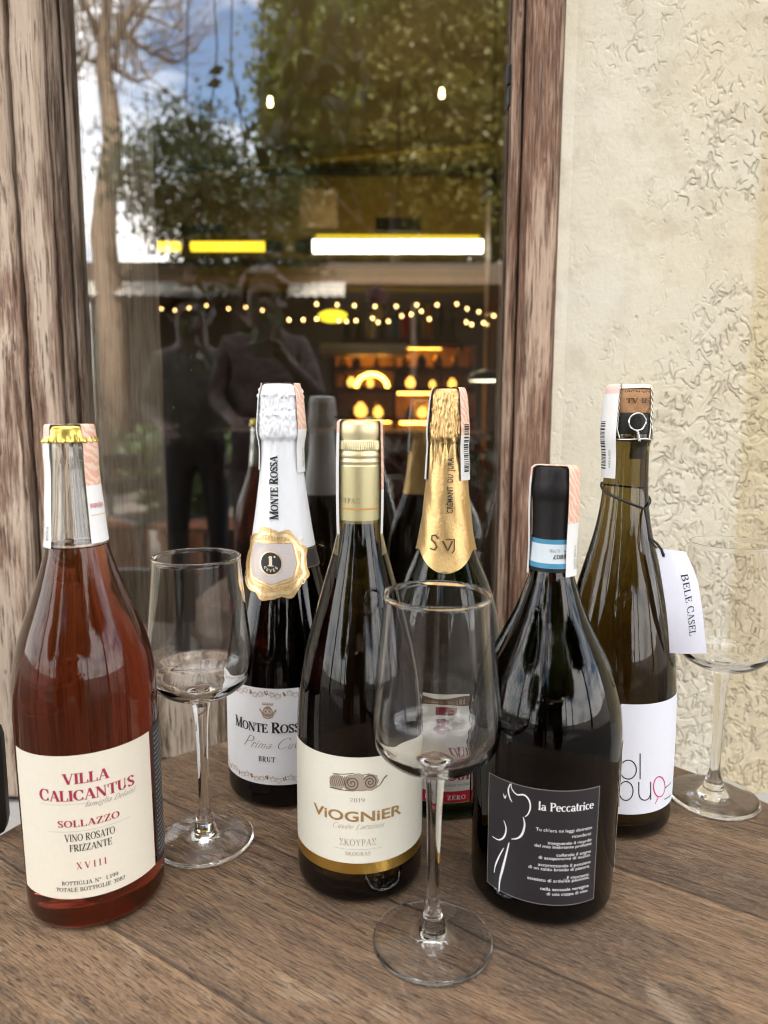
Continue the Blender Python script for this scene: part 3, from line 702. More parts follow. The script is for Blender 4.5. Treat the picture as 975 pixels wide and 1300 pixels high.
bd.build('crest_badge', t)
# front label
lab = Lab(P, pf, -18); z1 = lab.hit(339, 874)[1]; z0 = lab.hit(341, 996)[1]
xa, xb = -.0535, .0535; lab.patch(xa, xb, z0, z1, 'white_paper', .0003, 64, 6)
lab.text(roman('MONTE ROSSA', .20, .08, .08, big=1.22), 300, 390.0, 930.5, 11.2, bk)
lab.text(roman('Prima Cuvée', .07, .035, 0, .02, .5, 1.5), 309, 391, 951, 9.5, ink('grey'))
lab.text(roman('BRUT', .17, .07, .06, .12), 328.6, 349.5, 967, 6.6, bk)
# ornament: vine along the edges, crest above the name
gb, br = ink('goldbrown'), ink('tan')
def vine(xs, zc, amp, n):
    for i in range(n):
        f = i/(n-1); x = xs[0]+(xs[1]-xs[0])*f; z = zc+amp*math.sin(i*1.7)
        m = gb if i % 3 == 0 else br
        if i % 3 == 0:
            for q in range(7): lab.polar(x+random.uniform(-.0011, .0011), z-.0004*q+.0012, lambda a: (.0006*math.cos(a), .0006*math.sin(a)), m, lab.lift(), 1, 8)
        else:
            ph = random.uniform(0, 6); lab.stroke([(x+.0019*math.cos(a+ph)*(1+.35*math.cos(5*a)), z+.0017*math.sin(a+ph)*(1+.35*math.cos(5*a))) for a in [k*.3 for k in range(22)]], .00028, br)
            lab.stroke([(x-.002, z), (x, z+.0012), (x+.0024, z-.0006)], .00022, br)
random.seed(3)
vine((xa+.003, xb-.003), z1-.0042, .0010, 25); vine((xa+.003, xb-.003), z0+.0046, .0010, 25)
for xe in (xa+.0026, xb-.0026):
    for i in range(9): z = z0+.008+(z1-z0-.016)*i/8; lab.stroke([(xe+.0010*math.cos(a)*(1+.4*math.cos(3*a)), z+.0016*math.sin(a)) for a in [k*.35 for k in range(19)]], .00028, br)
cx, cz = lab.hit(340, 903)
lab.polar(cx, cz, lambda a: (.0038*math.cos(a), .0040*math.sin(a)-.0006*abs(math.cos(a))), plain('print_taupe', (.33, .24, .19), .5), lab.lift(), 3, 32)
for sg in (-1, 1): lab.stroke([(cx+sg*.0014+.0013*math.cos(k*.4), cz+.0014*math.sin(k*.4)) for k in range(17)], .00035, ink('white'), .0006)
lab.stroke([(cx-.0062, cz+.0016), (cx-.0044, cz-.0008), (cx-.0030, cz-.0042), (cx, cz-.0052), (cx+.0030, cz-.0042), (cx+.0044, cz-.0008), (cx+.0062, cz+.0016)], .0011, br)
for i in range(7): x = cx+(i-3)*.0012; lab.stroke([(x, cz+.0048), (x*1.0+(i-3)*.0001, cz+.0066)], .0005, br)
lab.stroke([(cx-.004, cz+.0050), (cx+.004, cz+.0050)], .0006, br)
lab.build('front_label', t)
strip_part(t, P, fo, .3079, .0150, (-92, 22, .2455), (66, 26, .2440), off=.0010, texts=(((66, 26, .2440), 'num'),))

# ------------------------------------------------------------------ 3  white wine bottle, screw cap
P = (-.0144, .4208)
t = root('wine_bottle', (*P, 0), 'dark wine bottle with pale gold screw cap and ivory label with a gold band', 'wine bottle')
pf = Prof(mm([(0, 38.6), (12, 39.1), (60, 39), (95, 38.8), (114, 38.0), (129.5, 36.3), (145, 33.2), (160.6, 29.0), (182, 22.9), (194, 19.4), (206, 16.0), (217, 13.6), (226, 12.3), (250, 11.7), (282, 11.5)]))
lathe_part('body', bottle_pts(pf, .262), M['brown_olive_glass'], t, 112)
cp = [(.0121, .2235), (.0123, .2230), (.0123, .2560), (.0119, .2570), (.0120, .2576), (.0124, .2588), (.0120, .2602), (.0119, .2608), (.0124, .2620), (.0124, .2634), (.0119, .2646), (.0119, .2652), (.0123, .2660), (.0123, .2706), (.0118, .2714), (.0119, .2726), (.0124, .2745), (.0125, .2770), (.0124, .2795), (.0121, .2812), (.0112, .2823), (0, .2825)]
o = lathe_part('screw_cap', cp, M['champagne_gold'], t, 180, lambda a, z: .00022*math.cos(60*a) if .2656 < z < .2708 else 0, angle=30)
lab = Lab(P, pf, 0, R0=.0123)
lab.patch(-.0385, .0385, .2232, .2562, 'capsule_cream', .00012, 64, 3)
lab.text(roman('ΣΚΟΥΡΑΣ', .12, .07, .06, .12), 424, 457, 638.5, 6.6, ink('tan')); lab.text(roman('ΣΚΟ', .12, .07, .06, .12), 477, 482, 638.5, 6.6, ink('tan'))
z = lab.hit(457, 646.5)[1]; lab.stroke([(-.019, z), (.019, z)], .0009, ink('orange'))
join_into(o, lab.mb)
lab = Lab(P, pf, 0); z1 = lab.hit(457, 961.5)[1]; z0 = lab.hit(457, 1109.5)[1]; zg = lab.hit(457, 1096)[1]
xa, xb = -.0545, .0535
lab.patch(xa, xb, zg, z1, 'ivory_paper', .0003, 64, 6); lab.patch(xa, xb, z0, zg, 'gold_band', .0003, 64, 2)
def Q(u, v): return lab.hit(u, v)
dk = plain('print_umber', (.10, .075, .055), .5); md = plain('print_stone', (.36, .30, .24), .5)
random.seed(6)
cx, cz = Q(452, 993.5); ex_ = abs(Q(470, 993)[0]-Q(434, 993)[0])/36; ez_ = abs(Q(452, 985)[1]-Q(452, 1001)[1])/16
for du, dv, ru, rv in ((-24, .5, 11, 9.5), (-6, .5, 11.5, 10.5), (7, 3, 9, 8), (18, -.5, 10.5, 10), (3, -8, 7, 4)):       # carved scroll ornament
    lab.polar(cx+du*ex_, cz-dv*ez_, lambda a: (ru*ex_*math.cos(a)*(1+.05*math.cos(7*a)), rv*ez_*math.sin(a)*(1+.05*math.sin(5*a))), md, lab.lift(.00040), 4, 40)
for du, dv, r0, s, ph0 in ((-5, .5, 9.5, 1, 2.6), (17.5, -.5, 9, -1, .4)):
    for off_, w_ in ((0, .00062), (.9, .00030)):
        lab.stroke([(cx+du*ex_+s*r0*ex_*(1-i/62)*math.cos(i*.25+ph0+off_), cz-dv*ez_+r0*ez_*(1-i/62)*math.sin(i*.25+ph0+off_)) for i in range(58)], w_, dk, .00056+off_*2e-5)
for i in range(9):
    u0 = -34+i*2.6; lab.stroke([(cx+(u0)*ex_, cz-(8-i*.5)*ez_), (cx+(u0+1.5)*ex_, cz+(1+math.sin(i))*ez_), (cx+(u0+4.5)*ex_, cz+(8-abs(i-5)*.4)*ez_)], .00042, dk)
lab.stroke([(cx-34*ex_, cz-9*ez_), (cx-20*ex_, cz-10*ez_), (cx-4*ex_, cz-10.5*ez_), (cx+8*ex_, cz-9*ez_), (cx+20*ex_, cz-10*ez_), (cx+30*ex_, cz-5*ez_), (cx+36*ex_, cz+3*ez_), (cx+40*ex_, cz+6*ez_)], (.0003, .0009), dk)
lab.stroke([(cx-30*ex_, cz+9*ez_), (cx-16*ex_, cz+10*ez_), (cx-4*ex_, cz+12*ez_), (cx+4*ex_, cz+9*ez_), (cx+16*ex_, cz+11*ez_), (cx+27*ex_, cz+7*ez_)], .0005, dk)
lab.text(roman('2019', .11, .05, .0, .08), 444, 463, 1018, 5.2, ink('grey'))
gd = ink('tan')
lab.text(bfont('ViOGNiER', .022), 399, 509, 1042.5, 12.2, plain('print_gold', (.44, .28, .12), .4, .5))
lab.text(roman('Cuvée Larsinos', .07, .04, 0, .02, .45), 421.5, 486.5, 1052.5, 7, gd)
lab.text(roman('ΣΚΟΥΡΑΣ', .10, .045, .05, .05, big=1.0), 430.8, 477.5, 1073.5, 8.2, ink('tan'))
xl, z = Q(452, 1078); l0, l1 = Q(424, 1078)[0], Q(484, 1078)[0]; lab.stroke([(l0, z), (l1, z)], .0002, ink('palegrey'))
lab.text(roman('SKOURAS', .11, .06, .05, .06), 438.5, 470.5, 1086, 4.8, ink('tan'))
lab.build('front_label', t)
lab = Lab(P, pf, 0); lab.patch(.0550, .085, z0+.010, z1, 'blue_white_paper', .0003, 30, 6)
for i in range(9): lab.stroke([(.058, z1-.012-i*.007), (.070, z1-.012-i*.007)], .0007, ink('palegrey'))
lab.build('back_label', t)
strip_part(t, P, Prof(mm([(195, 12.6), (282, 12.6), (283, 12.6)])), .2828, .0125, (-84, 24, .2030), (86, 24, .2030), off=.0008, texts=(((-84, 24, .203), 'num'),))

# ------------------------------------------------------------------ 4  sparkling bottle, gold foil
P = (.0456, .5141)
t = root('sparkling_wine_bottle', (*P, 0), 'dark green sparkling wine bottle with scalloped gold foil, behind the front glass', 'wine bottle')
pf = Prof(mm([(0, 42.6), (12, 43.2), (90, 43), (112, 42.3), (130, 40.4), (145, 37.6), (165, 31.2), (189.6, 21.6), (216, 17.3), (239.4, 14.8), (262, 13.0), (300, 12.4)]))
lathe_part('body', bottle_pts(pf, .266), M['green_black_glass'], t, 112)
a0 = math.atan2(-P[1], -P[0])
fo = Prof(mm([(170, 28.9), (178, 25.8), (189.6, 22.1), (216, 17.7), (239.4, 15.2), (255, 13.9), (263, 13.2), (265.5, 12.6), (268.5, 13.5), (271, 13.9), (280, 13.3), (290, 12.6), (298, 12.3), (302, 11.7), (304, 10.4)]))
b = MB(); na, nz_ = 168, 84; vs = []; fs = []
for j in range(nz_+1):
    for i in range(na):
        a = 2*math.pi*i/na; d = (a-a0+math.pi) % (2*math.pi)-math.pi
        zb = .1886-.0128*max(0, math.cos(d*1.5))**1.3*(1 if abs(d) < 1.2 else 0)+.0015*math.exp(-((abs(d)-1.15)/.22)**2); z = zb+(.3040-zb)*j/nz_
        r = fo(z)+hood(a, z, .2675, .304, (6, 96, 186, 276), 8, .0008)
        if z < .268: r += .0009*math.exp(-((z-.264)/.010)**2)*math.cos(15*a+2*math.sin(3*a)) + .00022*math.sin(d*7+z*190)*math.exp(-((z-.22)/.03)**2)
        elif z < .296: r += .00055*math.cos(26*a+math.sin(z*600))*math.exp(-((z-.278)/.012)**2)
        vs.append((r*math.cos(a), r*math.sin(a), z))
for j in range(nz_):
    for i in range(na): k = (i+1) % na; fs.append((j*na+i, j*na+k, (j+1)*na+k, (j+1)*na+i))
b.add(vs, fs, 'gold_foil'); b.lathe([(.0104, .3040), (.006, .3046), (0, .3047)], 'gold_foil', 96)
o = b.build('foil_capsule', t, smooth=True)
lab = Lab(P, fo, 0, off=.0005)
lab.vtext(bfont('CRÉMANT  DU  JURA', .006), 574.6, 651.5, 581, .0040, ink('black'))
for kind, w_, pts in (('S', .0010, [(556, 684), (553, 679), (548.5, 680), (547.5, 685), (552, 689), (554.5, 694), (551, 698), (546, 696)]), ('V', .0012, [(562, 686.5), (568.5, 699), (574.5, 686.5)]), ('J', .0007, [(566, 685), (577, 684.5), (576.5, 699), (573.5, 702.5)])):
    lab.stroke([lab.hit(u, v) for u, v in pts], w_, ink('brown'))
join_into(o, lab.mb)
lab = Lab(P, pf, 0); z1 = lab.hit(566, 886)[1]; z0 = lab.hit(566, 1019.5)[1]; xa, xb = lab.hit(535, 960)[0], lab.hit(597, 960)[0]
lab.patch(xa, xb, z0, z1, 'ivory_paper', .0003, 40, 6)
def bandpx(v0, v1, m, a=xa, c=xb, l=.00042): lab.patch(a, c, lab.hit(566, v1)[1], lab.hit(566, v0)[1], m, l, 24, 2)
bandpx(889.5, 899.5, ink('brown')); lab.text(bfont('CRÉMANT DU JURA', .01), 539, 593, 897.3, 5.0, ink('tan'), 0)
bandpx(1004.5, 1019.0, ink('red'))
bandpx(905, 911, ink('darkred'), lab.hit(553, 908)[0], lab.hit(581, 908)[0])
cx, cz = lab.hit(561, 932)
for i in range(9):
    a = i*.7; lab.polar(cx+.0042*math.cos(a), cz+.0030*math.sin(a), lambda q: (.0022*math.cos(q), .0018*math.sin(q)), ink('darkred'), lab.lift(), 2, 14)
lab.text(roman('OUI', .22, .07), 567.5, 595.5, 990.5, 12.5, ink('crimson'))
lab.text(roman('opriétaire récoltant', .12, .06, .05), 562, 596, 998, 4.2, ink('grey'))
lab.text(roman('BRUT ZÉRO', .16, .07, .06, .16), 539.5, 590.5, 1015.3, 5.6, ink('white'))
lab.build('front_label', t)
strip_part(t, P, fo, .3049, .0118, (-90, 24, .2400), (68, 32, .2400), off=.0013, texts=(((68, 32, .2400), 'bars'),))

# ------------------------------------------------------------------ 5  black-labelled bottle
P = (.0976, .4060)
t = root('wine_bottle', (*P, 0), 'black broad-shouldered wine bottle with black capsule and black label with white line drawing', 'wine bottle')
pf = Prof(mm([(0, 42.0), (14, 42.5), (32, 42.7), (46, 42.9), (83, 44.1), (103, 44.0), (116, 42.9), (131, 39.3), (146, 33.7), (157.7, 27.9), (173, 20.4), (186, 15.6), (195, 12.8), (206, 11.5), (217, 11.0), (250, 10.9)]))
lathe_part('body', bottle_pts(pf, .236), M['black_glass'], t, 128)
cp = [(.0131, .1985), (.01325, .1980), (.0120, .2080), (.01155, .2180), (.0116, .2280), (.0120, .2370), (.0122, .2395), (.0127, .2406), (.0129, .2450), (.0128, .2480), (.0125, .2490), (.0122, .2515), (.0121, .2545), (.0116, .2565), (.0100, .2574), (0, .2572)]
lathe_part('capsule', cp, M['black_capsule'], t, 112, lambda a, z: .0004*noise.noise(Vector((math.cos(a)*4, math.sin(a)*4, z*160)))*(1 if z > .248 else .3), angle=40)
cpf = Prof([(z, r) for r, z in cp[1:14]])
lab = Lab(P, cpf, 0, off=.0003); za, zb, zc, zd = [lab.hit(696, v)[1] for v in (685, 691, 715.5, 722)]
lab.patch(-.041, .041, zd, zc, ink('teal'), .0002, 48, 2); lab.patch(-.041, .041, zc, zb, 'pale_blue_paper', .0002, 48, 3); lab.patch(-.041, .041, zb, za, ink('teal'), .0002, 48, 2)
x_, z_ = lab.hit(720, 703.6); lab.put(bfont('8807', .01), x_-.0010, z_, .0026, .0025, ink('black'), math.pi)
x_, z_ = lab.hit(711, 697.6); lab.put(bfont('0,750'), x_, z_, .0018, .0016, ink('grey'), math.pi)
x_, z_ = lab.hit(718, 699); lab.put(bfont('L'), x_, z_, .0022, .0024, ink('black'), math.pi)
lab.build('neck_band', t)
lab = Lab(P, pf, 0); z1 = lab.hit(691, 1003)[1]; z0 = lab.hit(691, 1147.5)[1]; xa, xb = lab.hit(620.5, 1060)[0], lab.hit(757, 1060)[0]
lab.patch(xa-.0004, xb+.0004, z0-.0004, z1+.0004, plain('paper_edge', (.22, .20, .19), .6), .00026, 64, 6); lab.patch(xa, xb, z0, z1, 'black_paper', .0003, 64, 6)
wh = ink('white')
def C5(pts): return [lab.hit(590+x/4.432, 900+y/4.432) for x, y in pts]
def curve(pts, n=6):
    P_ = [Vector((*p, 0)) for p in pts]; out = []
    for i in range(len(P_)-1):
        p0, p1, p2, p3 = P_[max(i-1, 0)], P_[i], P_[i+1], P_[min(i+2, len(P_)-1)]
        for k in range(n):
            s = k/n; q = .5*((2*p1)+(p2-p0)*s+(2*p0-5*p1+4*p2-p3)*s*s+(3*p1-p0-3*p2+p3)*s**3); out.append((q.x, q.y))
    out.append(tuple(pts[-1])); return out
for w_, pts in (((.0009, .0004), [(262, 417), (268, 450), (295, 480), (335, 482), (362, 510), (370, 550), (358, 588), (340, 605)]), ((.0009, .0004), [(258, 420), (247, 455), (255, 495), (268, 522)]),
                ((.0006, .0003), [(220, 475), (228, 500), (236, 482)]), ((.0010, .0003), [(222, 625), (235, 670), (225, 715), (195, 735), (158, 715)]), ((.0012, .0004), [(330, 605), (338, 650), (325, 700), (300, 725), (265, 730)]),
                ((.0010, .0003), [(222, 780), (195, 830), (175, 880), (168, 920)]), ((.0014, .0005), [(252, 750), (235, 820), (215, 900), (200, 960), (195, 1025)])):
    lab.stroke(curve(C5(pts)), w_, wh)
lab.text(roman('la Peccatrice', .15, .07, .06), 683, 752.5, 1030, 10.6, wh)
for s, a, b_, v in (("Tu ch'ora mi leggi distratto", 400, 712, 693), ('ricorderai:', 603, 708, 717), ('inseguendo il ricordo', 468, 708, 761), ('del mio inebriante profumo', 392, 708, 784), ('cullando il sogno', 515, 705, 824), ('di assaporarmi di nuovo.', 415, 703, 848), ('accarezzando il pensiero', 412, 703, 888), ('di un caldo brivido di piacere.', 358, 698, 911), ('...E ritornerai,', 555, 695, 950), ('assetato di ardente passione,', 352, 695, 974), ('nella sensuale vertigine', 425, 692, 1021), ('di una coppa di vino.', 460, 690, 1046)):
    lab.text(bfont(s), 590+a/4.432, 590+b_/4.432, 900+v/4.432, 3.8, wh)
lab.build('front_label', t)
lab = Lab(P, pf, 0); lab.patch(.0595, .115, z0+.002, z1+.014, 'old_white_paper', .0003, 40, 6); lab.build('back_label', t)
strip_part(t, P, Prof(mm([(190, 13.6), (215, 12.3), (240, 12.9), (250, 12.9), (258, 12.4)])), .2577, .0124, (-92, 26, .1955), (64, 30, .1955), off=.0009, texts=(((64, 30, .1955), 'num'),))

# ------------------------------------------------------------------ 6  olive bottle with cork and wire cage
P = (.1664, .4893)
t = root('sparkling_wine_bottle', (*P, 0), 'olive-brown sparkling wine bottle with bare cork under a wire cage and bluish-white label', 'wine bottle')
pf = Prof(mm([(0, 41.2), (10, 41.6), (37, 41.7), (90, 41.0), (104, 40.3), (119.4, 38.9), (140, 35.2), (170, 28.7), (193, 22.6), (209, 18.7), (222, 16.5), (240, 14.9), (262, 14.4), (266, 14.5), (269.5, 15.4), (272.5, 15.4), (275, 14.6), (285, 14.4), (288, 13.9)]))
ZW = .246
lathe_part('body', bottle_pts(pf, .2875), M['olive_glass'], t, 112)
a0 = math.atan2(-P[1], -P[0])
lathe_part('lip_wrap', [(.0149, .2738), (.0150, .2745), (.0148, .2850), (.0143, .2872), (.0137, .2878)], M['black_capsule'], t, 80)
cork = [(.0128, .2876), (.0138, .2880), (.0143, .2905), (.0146, .2960), (.0146, .3010), (.0140, .3032), (.0120, .3038), (0, .3038)]
o = lathe_part('cork', cork, M['cork'], t, 80, lambda a, z: .0003*noise.noise(Vector((math.cos(a)*6, math.sin(a)*6, z*300))))
lab = Lab(P, None, 0, R0=.0149); lab.text(roman('TV 1153', .2, .1, .05), 795, 827, 511.5, 6.2, ink('brown')); join_into(o, lab.mb)
o = lathe_part('cap_plate', [(.0134, .3039), (.0139, .3041), (.0139, .3060), (.0132, .3066), (.0128, .3058), (0, .3056)], M['plate_enamel'], t, 64)
lab = Lab(P, None, 0, R0=.0141); lab.text(bfont('VIGNAIOLI', .01), 793, 826, 499, 3.4, ink('black')); join_into(o, lab.mb)
b = MB(); n = 64
ringp = lambda r, z, w=0: [((r+w*math.sin(i*9))*math.cos(2*math.pi*i/n), (r+w*math.sin(i*9))*math.sin(2*math.pi*i/n), z+.0003*math.sin(i*.4)) for i in range(n+1)]
b.tube(ringp(.0163, .2705), .00055, 'wire_steel', 6); b.tube(ringp(.0140, .3042), .0005, 'wire_steel', 6)
for ph in (-26, 64, 154, 244):
    for tw in (0, math.pi):
        pts = []
        for i in range(40):
            f = i/39; z = .2705+f*(.3045-.2705); r = .0164-.0016*f+(.0004 if f > .5 else 0); q = f*26+tw if f > .25 else tw+f*6; w_ = .00055 if f > .25 else .0018*(1-f/.25)+.00055
            a = a0+R(ph)+w_*math.cos(q)/r; pts.append(((r+.0005*math.sin(q))*math.cos(a), (r+.0005*math.sin(q))*math.sin(a), z))
        b.tube(pts, .00048, 'wire_steel', 6)
lp = Lab(P, None, 0, R0=.0178); cx, cz = lp.hit(809.6, 535.5); rl = .0056
b.tube([lp.map(cx+rl*math.cos(2*math.pi*i/40), cz+rl*math.sin(2*math.pi*i/40), .0004*math.sin(i)) for i in range(41)], .00058, 'wire_steel', 6)
for tw in (0, math.pi):
    b.tube([lp.map(cx+.001*f*2+.0006*math.cos(f*16+tw), cz-rl-f*.0072, -.0006*f+.0006*math.sin(f*16+tw)) for f in [i/20 for i in range(21)]], .0005, 'wire_steel', 6)
b.build('wire_cage', t, smooth=True)
lab = Lab(P, pf, 0); z1 = lab.hit(790, 893.5)[1]; z0 = lab.hit(790, 1033.5)[1]
lab.patch(-.062, .0615, z0, z1, 'blue_white_paper', .0003, 72, 6)
def C6(u, v): return lab.hit(u, v)
def ell(cu, cv, ru, rv, a1=0, a2=360, n=40): return [C6(cu+ru*math.cos(R(a1+(a2-a1)*i/n)), cv-rv*math.sin(R(a1+(a2-a1)*i/n))) for i in range(n+1)]
w_ = .00075
lab.stroke(ell(797.4, 976.7, 10.2, 12), w_, bk); lab.stroke([C6(812.3, 956), C6(812.3, 988.6)], w_, bk)
lab.stroke([C6(785.6, 991.6), C6(785.6, 1023.7)], w_, bk); lab.stroke(ell(794.5, 1003.7, 8.9, 12), w_, bk)
lab.stroke([C6(810.6, 992), C6(810.6, 1006)]+ell(818, 1006, 7.4, 9.5, 180, 360, 16)+[C6(825.6, 1006), C6(825.6, 992)], w_, bk); lab.stroke([C6(825.6, 1004), C6(825.6, 1015)], w_, bk)
lab.stroke(ell(836.4, 998.4, 7.2, 12.8), .0009, ink('magenta')); lab.stroke([C6(835, 1012.5), C6(831, 1020)], w_, ink('magenta'))
lab.stroke([C6(843.5, 1000), C6(851, 992.8)], w_, bk); lab.stroke([C6(842.5, 1014.5), C6(850.5, 1009)], w_, bk)
lab.build('front_label', t)
strip_part(t, P, Prof(mm([(240, 15.6), (262, 15.4), (270, 17.0), (285, 16.4), (300, 15.8), (306, 15.0)])), .3064, .0150, (-57, 33, .2440), (150, 28, .2560), off=.0008, texts=(((-57, 33, .2440), 'bars'),))
BELE = (P, pf, a0)

# the tag that hangs from its neck
def tagpt(u, v): return at(u, v, .4585)
A, B_, C_, D_, E_, F_ = [tagpt(*q) for q in ((833.8, 695.5), (870.8, 700.5), (883.6, 734.7), (897, 829), (850.3, 829), (843.5, 770))]
og = tagpt(838.5, 703)
t = root('hang_tag', og, 'white card tag lettered down its length, hanging by a black cord from the caged bottle', 'tag')
Lc = lambda p: Vector(p)-og
ex = (E_-D_).normalized()*-1
def bil(s, q):      # s across 0..1, q down 0..1 ; slight curl
    left = [A, F_, E_]; right = [B_, C_, D_]
    def pl(P_, q):
        ks = [0, .42, 1] if P_ is left else [0, .27, 1]
        for i in range(2):
            if q <= ks[i+1]: f = (q-ks[i])/(ks[i+1]-ks[i]); return P_[i].lerp(P_[i+1], f)
        return P_[-1]
    p = pl(left, q).lerp(pl(right, q), s); return Lc(p)+Vector((0, -.0030*math.sin(q*math.pi)-.0016*math.sin(s*3.1), 0))
b = MB(); n = 14; vs = []; fs = []
for lay in (0, .0005):
    for j in range(n+1):
        for i in range(n+1): vs.append(bil(i/n, j/n)+Vector((0, lay, 0)))
w1 = n+1; N1 = w1*w1
for j in range(n):
    for i in range(n): k = j*w1+i; fs += [(k, k+w1, k+w1+1, k+1), (N1+k, N1+k+1, N1+k+w1+1, N1+k+w1)]
for i in range(n):
    for a, c in (((i, i+1)), (i*w1, (i+1)*w1), (n*w1+i, n*w1+i+1), (i*w1+n, (i+1)*w1+n)): fs.append((a, c, N1+c, N1+a))
b.add(vs, fs, 'tag_card')
o = b.build('card', t, angle=40)
def tmap(x, z, l): p = bil(x, -z); return (p.x, p.y-l, p.z)
lab = Lab(None, None, mp=tmap)
lab.poly = lambda p, m, l, depth=0: lab.mb.add([lab.map(x, z, l) for x, z in p], [list(range(len(p)))], m)
tx = roman('BELE CASEL', .13, .055, .045, .05, big=1.12)
c90 = [[[(.565+.19*y-.02, -(.195+.60*x/tx[1])) for x, y in q] for q in pr] for pr in tx[0]]
for pr in c90:
    l = lab.lift(.00012)
    for q in pr: lab.poly(q, bk, l)
join_into(o, lab.mb)
b = MB(); pts = []
for i in range(26):       # cord round the neck, then down to the tag's hole
    f = i/25; ph = R(-100+150*f); z = .2395-.0155*f; r = pf(z)+.0010; pts.append(Vector((P[0]+r*math.cos(a0+ph), P[1]+r*math.sin(a0+ph), z)))
pts += [at(826, 683.5, .463), at(834, 690, .459), at(840, 698, .4575), at(842.5, 706, .4570)]
b.tube([p-og for p in pts], .00085, 'black_cord', 8)
pts = []
for i in range(16): f = i/15; ph = R(260-210*f); z = .2395-.0155*f+.003*math.sin(f*3.1); r = pf(z)+.0010; pts.append(Vector((P[0]+r*math.cos(a0+ph), P[1]+r*math.sin(a0+ph), z)))
pts += [at(825, 686, .4655), at(831, 693, .4605), at(837, 698, .4588), at(843, 703, .4577), at(842.5, 707, .4572)]
b.tube([p-og for p in pts], .0007, 'black_cord', 8)
b.build('cord', t, smooth=True)

# ------------------------------------------------------------------ the three stemmed glasses
def make_glass(loc, label):
    t = root('wine_glass', loc, label, 'wine glass', 'empty stemmed wine glasses')
    out = Prof(mm([(101.5, 8.5), (103, 15), (105.5, 21), (109, 26.5), (114, 31), (120, 33.4), (127, 34.0), (140, 32.9), (160, 30.8), (180, 28.8), (195, 27.5)]))
    bowl = []; z = .1942
    rim = [(.0266, .1950), (.0266, .1956), (.0270, .1961), (.0275, .1962), (.0279, .1959), (.0280, .1954), (.0279, .1948)]
    o1 = []
    while z > .1020: o1.append((out(z), z)); z -= .0016 if z > .118 else .0007
    inn = []; z = .1940
    ipf = Prof(mm([(105.0, 0), (105.3, 8), (106.5, 15), (109, 21.5), (113, 27), (118, 30.8), (124, 32.4), (130, 32.7), (140, 31.8), (160, 29.8), (180, 27.9), (195, 26.8)]))
    while z > .1053: inn.append((ipf(z), z)); z -= .0016 if z > .118 else .0005
    inn.append((0, .1049))
    cut = o1[-1]
    bowl = inn[::-1]+rim+o1
    stem = [cut, (.0072, .1008), (.0062, .0985), (.0053, .0940), (.0046, .0870), (.0041, .0780), (.0037, .0620), (.0035, .0450), (.0035, .0300), (.0037, .0235), (.0040, .0215)]
    foot = [(.0040, .0215), (.0047, .0185), (.0058, .0150), (.0066, .0125), (.0071, .0105), (.0068, .0095), (.0078, .0080), (.0100, .0063), (.0135, .0050), (.0190, .0038), (.0260, .0029), (.0315, .0022), (.0326, .0016), (.0327, .0011), (.0322, .0006), (.0280, .0005), (.0140, .0008), (0, .0011)]
    for nm, pts in (('bowl', bowl), ('stem', stem), ('foot', foot)):
        lathe_part(nm, pts[::-1] if nm != 'x' else pts, M['clear_crystal'], t, 112, angle=75)
    return t
g = make_glass((.0276, .3546, 0), 'empty stemmed glass standing in front of the other bottles, nearest the camera')
for loc, lb in (((-.1200, .4475, 0), 'empty stemmed glass between the rosé bottle and the white-foiled bottle'), ((.2497, .5047, 0), 'empty stemmed glass at the table edge by the wall, partly behind the hang tag')):
    c = copy_thing(g, lb); c.location = loc; c.rotation_euler.z = random.uniform(0, 6)
# ------------------------------------------------------------------ ground, table
def add_ground():
    q = N('paving'); v = q.mapping()
    br = q.n('ShaderNodeTexBrick', {'Vector': v, 'Color1': (.11, .098, .088, 1), 'Color2': (.08, .07, .063, 1), 'Mortar': (.06, .055, .05, 1), 'Scale': 1.6, 'Mortar Size': .012}).outputs[0]
    c = q.mix(q.math('MULTIPLY', q.noise(v, 2.5, 6, .6), .5), br, (.12, .11, .10))
    M['paving'] = q.done(q.pbsdf(Base_Color=c, Roughness=.85, Normal=q.bump(q.noise(v, 40, 4), .003)))
    b = MB(); b.box((-90, -90, -.90), (90, 90, -.75), 'paving'); struct(b.build('ground'))
add_ground()

t = root('table', (.0252, .3292, -.75), 'round table with worn oak top, the bottles and glasses stand on it', 'table')
RT = .3166
b = MB(); prof = [(0, .718), (RT-.012, .718), (RT-.003, .7215), (RT, .727), (RT, .7425), (RT-.0015, .7475), (RT-.006, .75), (RT*.93, .75), (RT*.6, .75), (0, .75)]
b.lathe(prof, 'table', 180); b.build('tabletop', t, angle=40)
lathe_part('pedestal', [(0, .018), (.19, .018), (.20, .012), (.20, .0), (.21, .004), (.205, .022), (.06, .045), (.032, .09), (.03, .64), (.05, .70), (.11, .7178), (0, .7178)], M['black_metal'], t, 48)

# ------------------------------------------------------------------ window, its opened leaf, the stucco wall
wood_frame('frame_wood_left', (.34, .21, .145), (.55, .44, .345), (.13, .070, .045), .3, .8)
wood_frame('reveal_wood', (.42, .33, .26), (.60, .53, .45), (.22, .16, .12), 5.3, 1.0)
wood_frame('frame_wood_right', (.265, .142, .090), (.48, .35, .26), (.095, .048, .030), 1.7, .35)
wood_frame('frame_wood_dark', (.16, .10, .07), (.33, .26, .20), (.05, .03, .02), 2.9, .3)
wood_frame('rail_wood', (.24, .17, .12), (.44, .36, .28), (.09, .06, .04), 3.7, .8)
XL, XR = -.293, .1135          # pane edges
ZB, ZT = .034, 1.55
t = root('window', (-.09, YP, ZB), 'tall shop window in a weathered brown wooden frame behind the bottles', 'window')
O = Vector((-.09, YP, ZB))
def wbox(b, lo, hi, m, bev=.002): b.box(Vector(lo)-O, Vector(hi)-O, m, bev)
